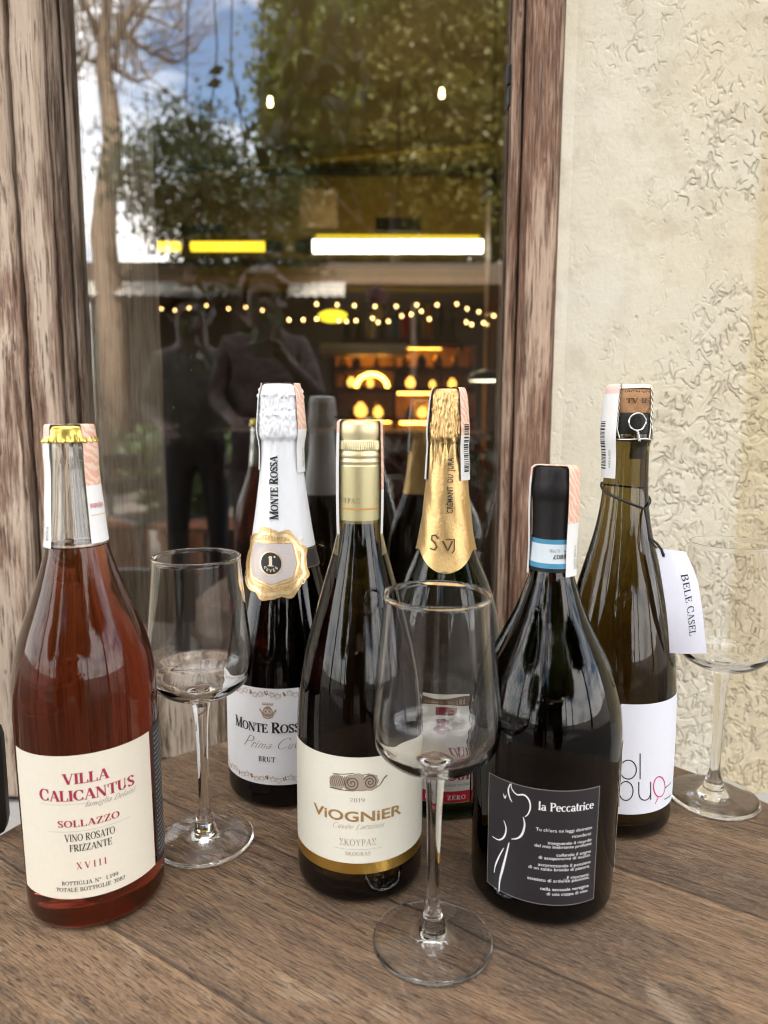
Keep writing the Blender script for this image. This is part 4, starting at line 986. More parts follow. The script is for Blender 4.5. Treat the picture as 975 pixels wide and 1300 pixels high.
def plank(name, lo, hi, m, parent=t, bev=.003, seed=0, wob=.0012, axis=0):
    # a rough sawn plank: dense along its length, edges eroded
    b = MB(); bm = bmesh.new(); bmesh.ops.create_cube(bm, size=1)
    for v in bm.verts: v.co = Vector([(lo[i]+hi[i])/2+v.co[i]*(hi[i]-lo[i]) for i in range(3)])
    bmesh.ops.bevel(bm, geom=bm.edges[:], offset=bev, segments=2, affect='EDGES')
    L = 2 if (hi[2]-lo[2]) > (hi[0]-lo[0]) else 0; n = max(2, int((hi[L]-lo[L])/.014))
    for k in range(1, n):
        z = lo[L]+(hi[L]-lo[L])*k/n; no = [0, 0, 0]; no[L] = 1; co = [0, 0, 0]; co[L] = z
        bmesh.ops.bisect_plane(bm, geom=bm.verts[:]+bm.edges[:]+bm.faces[:], plane_co=co, plane_no=no)
    for v in bm.verts:
        s = [1, 1, 1]; s[L] = 0; p = v.co*30; p[L] = v.co[L]*26
        d = noise.noise_vector(p+Vector((seed, seed*3, seed*5)))*wob + noise.noise_vector(Vector((seed, 0, v.co[L]*5)))*wob*1.2
        v.co += Vector((d.x*s[0], d.y*s[1], d.z*s[2]))-O
    b.bm(bm, m); return b.build(name, parent, angle=40)
# glazing
b = MB(); wbox(b, (XL-.01, YP, ZB-.006), (XR+.006, YP+.004, ZT), 'pane', 0); b.build('glass_pane', t)
# right stile: inner bead, groove, broad face
plank('bead', (XR, YP-.017, ZB-.02), (XR+.0085, YP-.001, ZT), 'frame_wood_right', seed=1, bev=.002, wob=.0006)
plank('stile', (XR+.0105, YP-.030, -.06), (.1548, YP+.03, ZT+.1), 'frame_wood_right', seed=2, wob=.0008)
plank('stile', (XR-.001, YP+.006, ZB-.02), (XR+.02, YP+.035, ZT), 'frame_wood_dark', seed=6, wob=.0006)
# left rebate beads
plank('bead', (XL+.0022, YP-.012, ZB-.02), (XL+.0060, YP-.001, ZT), 'frame_wood_dark', seed=3, bev=.001, wob=.0004)
plank('stile', (XL-.0085, YP-.022, -.075), (XL-.0002, YP+.03, ZT+.1), 'frame_wood_dark', seed=4, wob=.0008)
plank('stile', (XL-.0335, YP-.036, -.088), (XL-.0095, YP+.028, ZT+.1), 'frame_wood_left', seed=12, wob=.0022)
plank('casing_board', (XL-.115, YP-.044, -.090), (XL-.0375, YP+.02, ZT+.13), 'frame_wood_left', seed=15, wob=.0026)
plank('casing_board', (XL-.040, YP-.020, -.090), (XL-.030, YP+.02, ZT+.1), 'frame_wood_dark', seed=16, wob=.001)
for y0, y1, sd in ((YP+.036, YP+.052, 17), (YP+.0545, YP+.155, 18), (YP+.158, YP+.262, 19)):
    plank('reveal_board', (XL-.022, y0, ZB-.05), (XL-.0015+.004*(sd == 17), y1, ZT+.1), 'reveal_wood', seed=sd, wob=.0012)
# bottom rail in two steps and the head
plank('bottom_rail', (XL-.002, YP-.010, .012), (XR+.010, YP+.03, ZB), 'rail_wood', seed=5, wob=.0006)
plank('bottom_rail', (XL-.03, YP-.022, -.060), (.150, YP+.03, .0105), 'rail_wood', seed=7, wob=.0006)
plank('head_rail', (XL-.03, YP-.022, ZT), (XR+.010, YP+.03, ZT+.09), 'rail_wood', seed=8)
for (u, v) in ((650, 95), (651, 122)):
    p = at(u, v, YP-.004); b = MB(); wbox(b, p-Vector((.0045, .002, .0085)), p+Vector((.0045, .0035, .0085)), 'black_plastic', .001); b.build('window_contact', t)

xs = (.690*(934-487.5)/F)
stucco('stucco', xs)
q = N('concrete'); v = q.mapping(); c = q.mix(q.noise(v, 14, 6, .6), (.30, .295, .285), (.42, .41, .39)); M['concrete'] = q.done(q.pbsdf(Base_Color=c, Roughness=.9, Normal=q.bump(q.noise(v, 90, 4), .001)))
t = root('wall', (0, .68, -.75), 'cream stucco wall with worm-like grooves beside the window', 'wall')
def wallbox(name, lo, hi, m, bev=0.): b = MB(); o = Vector((0, .68, -.75)); b.box(Vector(lo)-o, Vector(hi)-o, m, bev); return b.build(name, t)
b = MB()
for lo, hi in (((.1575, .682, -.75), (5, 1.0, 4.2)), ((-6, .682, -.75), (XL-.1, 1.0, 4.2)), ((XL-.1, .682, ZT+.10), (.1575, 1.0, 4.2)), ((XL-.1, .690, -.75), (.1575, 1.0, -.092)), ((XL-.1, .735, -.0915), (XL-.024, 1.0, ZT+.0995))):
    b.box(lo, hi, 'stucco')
# the plaster edge against the frame is ragged
n = 160; vs = []; fs = []
for i in range(n+1):
    z = -.05+1.7*i/n; w_ = .0012+.0022*(noise.noise(Vector((3, 1, z*45)))+.4); vs += [(.1575-w_, .6842, z), (.1578, .6790+.0008*noise.noise(Vector((9, 1, z*70))), z), (.1640, .6806, z), (.1700, .6822, z)]
for i in range(n):
    for k in range(3): a = i*4+k; fs.append((a, a+1, a+5, a+4))
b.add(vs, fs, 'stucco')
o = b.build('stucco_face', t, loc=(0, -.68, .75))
b = MB(); b.box((-3, .47, -.75), (.9, .688, -.095), 'concrete', .008); b.build('plinth', t, loc=(0, -.68, .75))

# ------------------------------------------------------------------ the bar room behind the glass
plain('ochre_wall', (.27, .175, .022), .8, 0, .2, 4); plain('room_ceiling', (.26, .19, .07), .8, 0, .2, 3); plain('room_dark', (.05, .035, .022), .8, 0, .3, 4); plain('room_floor', (.07, .05, .035), .5, 0, .3, 3)
plain('beam_dark', (.035, .025, .014), .7); plain('tan_wood', (.36, .23, .10), .6, 0, .3, 9); plain('walnut', (.075, .038, .02), .5, 0, .4, 12)
RM = Vector((-.5, 3.4, -.74))
t = root('bar_room', RM, 'dim ochre bar interior seen through the window', 'room')
def rpart(name, lo, hi, m, parent=t, bev=0.): b = MB(); b.box(Vector(lo)-RM, Vector(hi)-RM, m, bev); return b.build(name, parent)
rpart('floor', (-3.6, 1.005, -.745), (2.6, 6.4, -.735), 'room_floor'); rpart('ceiling', (-3.6, 1.005, 2.45), (2.6, 6.4, 2.5), 'room_ceiling')
rpart('back_wall', (-3.6, 6.2, -.735), (2.6, 6.4, 2.45), 'ochre_wall'); rpart('side_wall', (-3.8, 1.005, -.735), (-3.6, 6.4, 2.45), 'room_dark'); rpart('side_wall', (2.6, 1.005, -.735), (2.8, 6.4, 2.45), 'ochre_wall')
zw = at(487, 372, 6.15).z; rpart('dark_facing', (-3.58, 6.10, -.735), (2.58, 6.196, zw), 'room_dark')  # dark facing added to darken the lower half of the room
for y, z in ((3.6, 2.30),): rpart('beam', (-3.6, y, z), (2.6, y+.09, 2.45), 'beam_dark')
for v0, v1, m in ((214, 222, 'beam_dark'), (330, 338, 'beam_dark'), (352, 363, 'tan_wood')):
    z0, z1 = at(487, v1, 6.15).z, at(487, v0, 6.15).z; rpart('wall_rail', (-3.55, 6.12, z0), (2.55, 6.195, z1), m)
b = MB(); b.tube([at(250, 222, 6.0)-RM, at(430, 202, 6.0)-RM, at(660, 181, 6.0)-RM], .010, plain('cable_yellow', (.62, .45, .04), .5), 8); b.build('wall_cable', t)
p0, p1 = at(617, 500, 4.3), at(641, 500, 4.3); pt_ = at(630, 245, 4.3)
rpart('pillar', (p0.x, 4.3, -.735), (p1.x+.1, 4.45, pt_.z), 'tan_wood'); rpart('pillar_cap', (p0.x-.03, 4.27, pt_.z+.002), (p1.x+.13, 4.48, pt_.z+.08), 'beam_dark')

emit('tube_white', (1, .93, .68), 6); emit('tube_yellow', (1, .66, .03), 1.0); emit('strip_yellow', (1, .75, .03), .55); emit('bulb_glow', (1, .72, .30), 9); emit('amber_led', (1, .42, .06), 8); emit('sign_yellow', (1, .78, .04), .8); emit('fairy_glow', (1, .60, .22), 5)
def tube_light(u0, u1, v, Y, m, r, label, gap=None):
    a, c = at(u0, v, Y), at(u1, v, Y); mid = (a+c)/2; t = root('tube_light', mid, label, 'tube light', 'tube lights in the bar')
    segs = [(a, c)] if not gap else [(a, at(gap[0], v, Y)), (at(gap[1], v, Y), c)]
    for s0, s1 in segs: b = MB(); b.tube([s0-mid, s1-mid], r, m, 20); b.build('tube', t, angle=40)
    for e, d in ((a, -1), (c, 1)): b = MB(); b.tube([e-mid, e-mid+Vector((d*.04, 0, 0)), e-mid+Vector((d*.12, 0, 0))], [r*1.3, r*1.4, r*1.0], 'black_plastic', 20); b.build('end_cap', t, angle=40)
    b = MB(); b.box((-.15, -.03, r*2.2), (.15, .05, r*4.4), 'black_plastic', .01); b.build('bracket', t)
    if not gap: b = MB(); b.box((a.x-mid.x+.02, -.01, r*1.45), (c.x-mid.x-.02, .02, r*1.75), 'strip_yellow', .002); b.build('yellow_strip', t)
    b = MB(); b.tube([(0, 0, r*3), (0, .02, 2.45-mid.z)], .006, 'black_plastic', 6); b.build('suspension', t)
tube_light(398, 612, 313, 5.0, 'tube_white', .041, 'bright white tube light with black end caps hanging in the bar')
tube_light(180, 337, 313, 5.0, 'tube_yellow', .031, 'yellow tube light in two lengths hanging in the bar', (228, 243))
for u, v in ((343, 131), (561, 120)):
    p = at(u, v, 4.2); t = root('pendant_bulb', p, 'small glowing bulb hanging %s' % ('near the reflected patch of sky' if u < 400 else 'above the white tube light'), 'light bulb', 'pendant bulbs in the bar')
    b = MB(); b.lathe([(0, -.018), (.010, -.014), (.013, -.002), (.010, .012), (.007, .03), (0, .03)], 'bulb_glow', 16); b.build('bulb', t, angle=60)
    b = MB(); b.lathe([(.0, .031), (.011, .031), (.011, .06), (0, .062)], 'black_plastic', 12); b.tube([(0, 0, .06), (0, 0, 2.44-p.z)], .003, 'black_plastic', 6); b.build('holder', t)
p = at(405, 265, 5.6); b = MB(); b.box((-.14, -.03, -.14), (.14, .03, .14), 'tan_wood', .01); tag(b.build('wall_board', loc=p), 'square tan board hanging in the bar above the left end of the white tube light', 'board')
# string of small bulbs, two swags
up_l = [(402, 386), (428, 387), (450, 388), (476, 389), (503, 389), (529, 387), (555, 387), (580, 386), (593, 392), (608, 396), (621, 399), (627, 401)]
lo_l = [(367, 406), (385, 406), (402, 405), (430, 407), (440, 408), (452, 407), (473, 404), (480, 409), (493, 408), (510, 401), (522, 399), (535, 395), (545, 405), (592, 409), (599, 412), (614, 410), (620, 412)]
fr = [(147, 387), (160, 396), (178, 390), (205, 392), (222, 394), (240, 391), (262, 388), (290, 392), (312, 390), (333, 394)]
for lst, Y, lb in ((up_l, 4.1, 'upper string of small warm bulbs across the bar'), (lo_l, 4.0, 'lower string of small warm bulbs across the bar'), (fr, 5.4, 'string of small warm bulbs deep in the bar at left')):
    pts = [at(u, v, Y) for u, v in lst]; o = pts[0].copy(); t = root('string_lights', o, lb, 'string lights', 'strings of warm bulbs')
    b = MB(); b.tube([p-o+Vector((0, 0, .012)) for p in pts], .003, 'black_plastic', 6); b.build('cable', t)
    bulb = None
    for p in pts:
        if bulb is None: m = MB(); m.sphere((0, 0, 0), .0066, 'fairy_glow', 10, 8, (1, 1, 1.25)); bulb = m.build('bulb', t, smooth=True); bulb.location = p-o
        else: c = bulb.copy(); COL.objects.link(c); c.location = p-o; c.parent = t
# back bar: cabinet with lit shelves, a long shelf of bottles above, counter in front
def ybox(b, u0, u1, v0, v1, Y, dep, m, o, bev=0.): p, q_ = at(u0, v1, Y), at(u1, v0, Y); b.box((p.x-o.x, Y-o.y, p.z-o.z), (q_.x-o.x, Y+dep-o.y, q_.z-o.z), m, bev)
o = at(510, 560, 4.6); t = root('back_bar', o, 'back bar cabinet glowing amber behind the gold-foil bottle', 'cabinet')
b = MB(); ybox(b, 425, 600, 440, 640, 4.95, .05, plain('panel_amber', (.45, .25, .06), .5, 0, .4, 14), o); b.build('back_panel', t)
for v in (466, 492, 530, 575): b = MB(); ybox(b, 425, 600, v, v+5, 4.6, .35, 'walnut', o); b.build('shelf', t)
for u in (420, 498, 600): b = MB(); ybox(b, u, u+5, 438, 640, 4.59, .37, 'walnut', o); b.build('upright', t)
for u0, u1, v in ((430, 560, 439), (432, 496, 468), (508, 585, 469), (430, 494, 494), (505, 580, 497), (440, 496, 533), (508, 560, 535), (450, 480, 560)): b = MB(); ybox(b, u0, u1, v, v+3.2, 4.75, .02, 'amber_led', o); b.build('led_strip', t)
plain('brass', (.75, .48, .15), .25, 1.)
random.seed(12)
def jar(u, v, Y, w, h, m, label, grp=None):
    p = at(u, v, Y); k = Y/F; b = MB(); r = w*k/2; H_ = h*k
    b.lathe([(0, 0), (r*.9, 0), (r, H_*.06), (r, H_*.62), (r*.75, H_*.72), (r*.36, H_*.82), (r*.34, H_*.97), (r*.4, H_), (0, H_)], m, 18); o = b.build('bottle', angle=40); o.location = p
    return tag(o, label, 'bottle', grp)
for i, (u, v) in enumerate(((436, 466), (452, 466), (478, 466), (515, 466), (535, 466), (556, 466), (578, 466), (440, 492), (470, 492), (520, 492), (560, 492), (450, 530), (478, 530), (520, 530), (545, 530), (575, 530))):
    jar(u, v, 4.68, random.uniform(8, 13), random.uniform(14, 19), ('brass', 'walnut', 'brass')[i % 3], 'small amber-lit bottle on the back bar shelves', 'small bottles on the back bar')
b = MB(); p = at(472, 492, 4.66); b.tube([(.10*math.cos(a)*1.0, 0, .085*math.sin(a)) for a in [math.pi*i/14 for i in range(15)]], .012, 'amber_led', 8); tag(b.build('arch_lamp', loc=p), 'small glowing arched lamp on the middle shelf of the back bar', 'lamp')
emit('globe_amber', (1, .44, .07), 1.6)
for i, (u, v, r) in enumerate(((446, 485, 5), (470, 487, 4), (521, 486, 6), (549, 488, 4), (574, 487, 5), (458, 521, 8), (480, 523, 6), (536, 524, 6), (563, 526, 7), (452, 557, 6), (520, 560, 5))):
    p = at(u, v, 4.66); k = 4.66/F*r; b = MB(); b.lathe([(0, -k*1.1), (k*.5, -k), (k, -k*.35), (k*.9, k*.4), (k*.45, k*.95), (k*.4, k*1.2), (0, k*1.25)], 'globe_amber', 16); o = b.build('globe_lamp', angle=60); o.location = p
    tag(o, 'small amber globe lamp glowing on a shelf of the back bar', 'lamp', 'amber globe lamps on the back bar')
o = at(520, 432, 4.5); t = root('bottle_shelf', o, 'long dark wooden shelf of bottles above the back bar', 'shelf')
b = MB(); ybox(b, 432, 590, 430, 436, 4.4, .3, 'walnut', o); b.build('board', t)
for u in (436, 584): b = MB(); ybox(b, u, u+4, 436, 446, 4.45, .2, 'black_metal', o); b.build('bracket', t)
plain('bottle_dark', (.07, .085, .04), .15); plain('bottle_red', (.55, .04, .06), .3); plain('bottle_blue', (.06, .22, .48), .3); plain('bottle_amber', (.55, .24, .04), .2); plain('bottle_pale', (.7, .66, .56), .3)
names_ = (('bottle_dark', 'dark'), ('bottle_dark', 'dark'), ('bottle_pale', 'pale'), ('bottle_dark', 'dark'), ('bottle_blue', 'blue'), ('bottle_red', 'red'), ('bottle_dark', 'dark'), ('bottle_amber', 'amber'), ('bottle_dark', 'dark'), ('bottle_dark', 'dark'))
for i, (m, cn) in enumerate(names_): jar(442+i*14.5, 430, 4.5, random.uniform(8, 12), random.uniform(30, 42), m, '%s bottle standing on the long shelf above the back bar' % cn, 'bottles on the long shelf')
p = at(423, 402, 4.9); b = MB(); b.lathe([(0, 0), (.07, 0), (.095, .012), (.10, .02), (.095, .03), (0, .03)], 'sign_yellow', 32); o = b.build('oval_sign', loc=p); o.rotation_euler = (R(90), 0, 0); o.scale = (1, .42, 1); tag(o, 'small glowing yellow oval sign at the left end of the bottle shelf', 'sign')
o = at(462, 443, 4.3); b = MB(); b.box((-.26, 0, -.03), (.26, .25, .03), plain('pale_steel', (.55, .58, .55), .3, .6), .006); tag(b.build('glass_rack', loc=o), 'pale metal rack under the bottle shelf', 'rack')
o = at(500, 600, 3.7); t = root('bar_counter', o, 'dark slatted bar counter below the amber shelves', 'counter')
b = MB(); ybox(b, 260, 615, 548, 556, 3.55, .6, 'walnut', o, .01); b.build('top', t)
b = MB(); ybox(b, 268, 610, 557, 800, 3.66, .4, 'room_dark', o)
for i in range(46): u = 270+i*7.4; ybox(b, u, u+4.2, 560, 800, 3.63, .028, 'walnut', o)
b.build('slatted_front', t)
p = at(619, 484, 3.3); t = root('dome_lamp', p, 'small white dome lamp hanging in front of the tan pillar', 'lamp')
b = MB(); b.lathe([(.10, 0), (.098, .012), (.075, .035), (.03, .05), (.0, .052), ], plain('lamp_enamel', (.03, .03, .03), .3), 32); b.build('shade', t, angle=60)
b = MB(); b.lathe([(0, .004), (.085, .006), (.085, .003), (0, .001)], emit('dome_glow', (1, .85, .6), 3), 32); b.build('diffuser', t)
b = MB(); b.tube([(0, 0, .05), (0, 0, 2.44-p.z)], .004, 'black_plastic', 6); b.build('cable', t)

# ------------------------------------------------------------------ plants
def leaf_mat(name, a, c, trans=.35):
    q = N(name); g = q.n('ShaderNodeNewGeometry').outputs['Random Per Island']
    col = q.mix(g, a, c); d = q.n('ShaderNodeBsdfPrincipled', {'Base Color': col, 'Roughness': .45, 'Specular IOR Level': .4}).outputs[0]
    tr = q.n('ShaderNodeBsdfTranslucent', {'Color': col}).outputs[0]
    M[name] = q.done(q.n('ShaderNodeMixShader', {0: trans, 1: d, 2: tr}).outputs[0])
leaf_mat('leaf_green', (.045, .070, .012), (.12, .15, .03)); leaf_mat('leaf_olive', (.08, .085, .015), (.18, .165, .05)); leaf_mat('leaf_dark', (.014, .028, .009), (.045, .065, .02)); leaf_mat('leaf_red', (.05, .012, .012), (.09, .04, .02)); leaf_mat('leaf_pot', (.03, .06, .02), (.08, .11, .04)); leaf_mat('petal', (.30, .16, .38), (.42, .28, .5))
plain('bark', (.17, .12, .085), .9, 0, .35, 9, .01); plain('bark_dark', (.06, .045, .035), .9, 0, .3, 9, .01); plain('terracotta', (.30, .12, .06), .8)
rng = np.random.default_rng(5)
def leaves(name, pts, size, m, parent, aspect=.5, droop=.3, off=None):
    n = len(pts); pts = np.asarray(pts); d = rng.normal(size=(n, 3)); d[:, 2] -= droop; d /= np.linalg.norm(d, axis=1)[:, None]
    e = np.cross(d, rng.normal(size=(n, 3))); e /= np.linalg.norm(e, axis=1)[:, None]; nn = np.cross(d, e)
    s = size*rng.uniform(.6, 1.35, (n, 1)); a = pts; tip = pts+d*s; mid = pts+d*s*.45
    l = mid+e*s*aspect*.5+nn*s*.08; r = mid-e*s*aspect*.5+nn*s*.08
    V = np.stack([a, l, tip, r], 1).reshape(-1, 3)
    me = bpy.data.meshes.new(name); me.vertices.add(4*n); me.vertices.foreach_set('co', V.ravel().astype(np.float32))
    me.loops.add(4*n); me.loops.foreach_set('vertex_index', np.arange(4*n, dtype=np.int32)); me.polygons.add(n); me.polygons.foreach_set('loop_start', np.arange(0, 4*n, 4, dtype=np.int32))
    me.materials.append(M[m]); me.update(calc_edges=True); me.validate()
    o = bpy.data.objects.new(name, me); COL.objects.link(o)
    if parent: o.parent = parent
    return o
def crown_pts(c, rad, clumps, per, spread):
    out = []
    for _ in range(clumps):
        d = rng.normal(size=3); d /= np.linalg.norm(d); p = np.array(c)+d*np.array(rad)*rng.uniform(.35, 1.02)**.6
        out.append(p+rng.normal(size=(per, 3))*spread*np.array([1, 1, .6]))
    return np.concatenate(out)
def limb(b, p, d, L, r, depth, m, bend=.25, split=3):
    pts = [Vector(p)]; n = 6; d = Vector(d).normalized()
    for i in range(n):
        d = (d+Vector((random.uniform(-1, 1), random.uniform(-1, 1), random.uniform(-.6, .9)))*bend*.5).normalized(); pts.append(pts[-1]+d*L/n)
    b.tube(pts, [r*(1-.55*i/n) for i in range(n+1)], m, 7 if depth > 1 else 5, False); tips = [pts[-1]]
    if depth > 0:
        for _ in range(split):
            k = random.randint(2, n); nd = (d+Vector((random.uniform(-1, 1), random.uniform(-1, 1), random.uniform(-.5, .8)))*.9).normalized(); tips += limb(b, pts[k], nd, L*random.uniform(.5, .75), r*.45, depth-1, m, bend, split)
    return tips
def leafy_tree(base, c, rad, label, m, size, clumps, per, spread, group='leafy trees across the street'):
    o = Vector(base); t = root('leafy_tree', o, label, 'tree', group); cc = Vector(c)-o
    b = MB(); b.tube([(0, 0, 0), cc*.35+Vector((.1, 0, 0)), cc*.75, cc], [.17, .13, .10, .04], 'bark_dark', 10)
    for _ in range(9): limb(b, cc*random.uniform(.5, .95), (random.uniform(-1, 1), random.uniform(-1, 1), random.uniform(-.1, .8)), max(rad)*.45, .035, 1, 'bark_dark')
    b.build('trunk', t, smooth=True)
    leaves('crown', crown_pts(cc, rad, clumps, per, spread), size, m, t); return t
def G(p): return (p[0], p[1], -.75)
for (u, v, D, rx, rz, m, lb, sz, cl, pr, sp) in (
    (240, 235, 8.5, .80, .92, 'leaf_dark', 'dark bushy tree reflected left of centre, below the patch of sky', .07, 120, 85, .17),
    (318, 275, 8.9, .75, .75, 'leaf_dark', 'low dark leafy tree reflected above the yellow tube light', .07, 80, 85, .17),
    (500, 40, 12.5, 1.95, 2.4, 'leaf_green', 'large green tree reflected at the upper middle of the window', .11, 400, 130, .21),
    (610, 90, 12.0, 1.75, 2.6, 'leaf_olive', 'large olive-green tree reflected near the right window stile', .11, 400, 130, .21),
    (500, 300, 15.5, 2.6, 1.3, 'leaf_olive', 'broad olive-green tree reflected low behind the white tube light', .17, 300, 75, .28),
    (420, 150, 14.0, 1.3, 1.9, 'leaf_green', 'slim green tree reflected right of the patch of sky', .16, 240, 75, .24),
    (760, 60, 12.5, 2.2, 2.8, 'leaf_green', 'large green tree beyond the right edge of the window', .17, 260, 70, .28),
    (930, 120, 11.0, 1.9, 2.4, 'leaf_olive', 'olive-green tree farthest along the street on the right', .17, 220, 70, .28),
    (-120, 200, 11.0, 1.7, 2.2, 'leaf_green', 'green tree on the far left of the street', .17, 220, 70, .28)):
    p = refl(u, v, D); leafy_tree(G(p), p, (rx, rx*.8, rz), lb, m, sz, cl, pr, sp)
for x, y, z, rx, rz, lb in ((4.0, -2.2, 4.0, 1.9, 1.7, 'added out-of-view tree limiting the sky over the terrace on the right'), (-4.2, -2.6, 4.3, 1.8, 1.7, 'added out-of-view tree limiting the sky over the terrace on the left')):  # crowns added out of view to limit the sky mirrored in the bottles
    leafy_tree((x*1.25, y-.6, -.75), (x, y, z), (rx, rx, rz), lb, 'leaf_green', .14, 330, 75, .24, 'added trees limiting the sky over the terrace')
# bare tree
D = 9.2; bp = [refl(u, v, D) for u, v in ((150, 600), (140, 400), (130, 300), (134, 240), (143, 180), (140, 140), (132, 90), (133, 45), (137, -10), (150, -90), (170, -200))]
o = Vector(G(bp[0])); t = root('bare_tree', o, 'tall bare crooked tree reflected at the upper left against the sky', 'tree')
b = MB(); b.tube([(0, 0, 0)]+[p-o for p in bp[1:]], [.17, .17, .16, .13, .115, .11, .095, .075, .06, .05, .03], 'bark', 12); b.build('trunk', t, smooth=True)
b = MB()
def blimb(pxs, r):
    pts = [refl(u, v, D+.25*math.sin(i*1.3+pxs[0][0])) for i, (u, v) in enumerate(pxs)]; P_ = [p-o for p in pts]; b.tube(P_, [r*(1-.6*i/(len(P_)-1)) for i in range(len(P_))], 'bark', 7, False)
    for p in P_[1:]:
        for _ in range(5): limb(b, p, (random.uniform(-1, 1), random.uniform(-1, 1), random.uniform(-.3, .9)), random.uniform(.35, .8), r*.30, 2, 'bark', .5, 3)
for pxs, r in (([(127, 55), (119, 30), (110, 12), (97, -10), (80, -60)], .055), ([(142, 60), (150, 42), (160, 24), (168, 8), (172, -30)], .05), ([(146, 92), (150, 50), (166, 51), (180, 60), (194, 70)], .04), ([(146, 86), (156, 95), (170, 103), (190, 99)], .035), ([(127, 82), (112, 78), (100, 72), (90, 66)], .035), ([(104, 80), (98, 92), (94, 98)], .03), ([(137, -10), (120, -60), (90, -110)], .05), ([(150, -90), (200, -130), (250, -150)], .05), ([(190, 68), (225, 80), (245, 66)], .022), ([(140, 20), (185, 20), (232, 40)], .025), ([(138, 160), (120, 160), (112, 172)], .012)): blimb(pxs, r)
b.build('branches', t, smooth=True)
# dark trailing leaves near the window
o = refl(400, -120, 2.5); t = root('hanging_vine', o, 'trailing vine with dark leaves reflected at the top of the window', 'plant'); b = MB(); lp_ = []
for pxs in (((395, -120), (425, -20), (412, 60), (418, 120)), ((440, -120), (440, 10), (452, 70), (462, 110)), ((360, -120), (375, -10), (370, 70), (366, 150), (352, 180)), ((410, -60), (385, 50), (400, 110), (418, 150))):
    pts = [refl(u, v, 2.5+.06*i)-o for i, (u, v) in enumerate(pxs)]; cv = [Vector((*p, 0)) for p in []]
    b.tube(pts, .0035, 'bark_dark', 6)
    for a, c in zip(pts[1:], pts[2:]):
        for k in range(9): lp_.append(a.lerp(c, random.random())+Vector((random.uniform(-.03, .03), random.uniform(-.04, .04), random.uniform(-.02, .02))))
b.build('stems', t); leaves('foliage', [tuple(p) for p in lp_], .085, 'leaf_dark', t, .55, 1.6)
o = refl(280, 180, 2.1); t = root('hanging_vine', o, 'trailing vine with thin leafy stems reflected in front of the two people', 'plant'); b = MB(); lp_ = []
for i, pxs in enumerate((((262, -150), (275, 60), (262, 200), (278, 300), (268, 390)), ((300, -150), (292, 80), (318, 220), (330, 330), (322, 440)), ((340, -150), (330, 120), (345, 240), (352, 350), (345, 420)), ((240, -150), (236, 140), (250, 280), (240, 400), (246, 470)))):
    pts = [refl(u, v, 2.1+.05*i)-o for u, v in pxs]; b.tube(pts, .0022, 'bark_dark', 6)
    for a, c in zip(pts[1:], pts[2:]):
        for k in range(9): lp_.append(a.lerp(c, random.random())+Vector((random.uniform(-.03, .03), random.uniform(-.04, .04), random.uniform(-.02, .02))))
b.build('stems', t); leaves('foliage', [tuple(p) for p in lp_], .055, 'leaf_dark', t, .5, 1.2)
# potted plants
def potted(base, h, spread, m, n, size, label, stems=7, pot='terracotta', pr=.11):
    o = Vector(base); t = root('potted_plant', o, label, 'potted plant'); lathe_part('pot', [(0, 0), (pr*.72, 0), (pr*.75, .01), (pr*.98, pr*1.6), (pr*1.06, pr*1.62), (pr*1.06, pr*1.9), (pr*.95, pr*1.9), (pr*.9, pr*1.7), (0, pr*1.68)], M[pot], t, 32)
    b = MB(); P_ = []
    for _ in range(stems):
        x, y = random.uniform(-1, 1)*spread, random.uniform(-1, 1)*spread; pts = [(0, 0, pr*1.6), (x*.35, y*.35, h*.5), (x, y, h*random.uniform(.75, 1))]; b.tube(pts, [.008, .006, .003], 'bark_dark', 6)
        for k in range(n//stems): f = random.uniform(.3, 1); P_.append((x*f+random.uniform(-1, 1)*spread*.35, y*f+random.uniform(-1, 1)*spread*.35, pr*1.6+(h-pr*1.6)*f+random.uniform(-.03, .03)))
    b.build('stems', t); leaves('foliage', P_, size, m, t, .55, .4)
p = refl(560, 700, 2.6); potted((p.x, p.y, -.75), 1.02, .24, 'leaf_red', 420, .085, 'potted plant with dark red leaves reflected behind the gold-foil bottle', 12)
p = refl(605, 700, 3.1); potted((p.x, p.y, -.75), .95, .26, 'leaf_dark', 460, .085, 'potted plant with dark green leaves reflected beside the right stile', 12)
p = refl(235, 700, 4.4); potted((p.x, p.y, -.75), .92, .40, 'leaf_pot', 620, .09, 'leafy green potted plant reflected behind the left glass', 14, pr=.16)
p = refl(330, 700, 4.9); potted((p.x, p.y, -.75), .85, .40, 'leaf_dark', 520, .09, 'dark leafy potted plant reflected behind the white-foiled bottle', 14, pr=.16)
o = at(480, 384, 4.35); t = root('flower_vase', o-Vector((0, 0, .10)), 'small vase of purple flowers among the bar bottles', 'vase'); lathe_part('vase', [(0, 0), (.03, 0), (.04, .04), (.02, .08), (.026, .10), (.02, .10), (0, .09)], M['bottle_pale'], t, 20); leaves('flowers', crown_pts((0, 0, .16), (.05, .05, .08), 20, 9, .015), .03, 'petal', t)

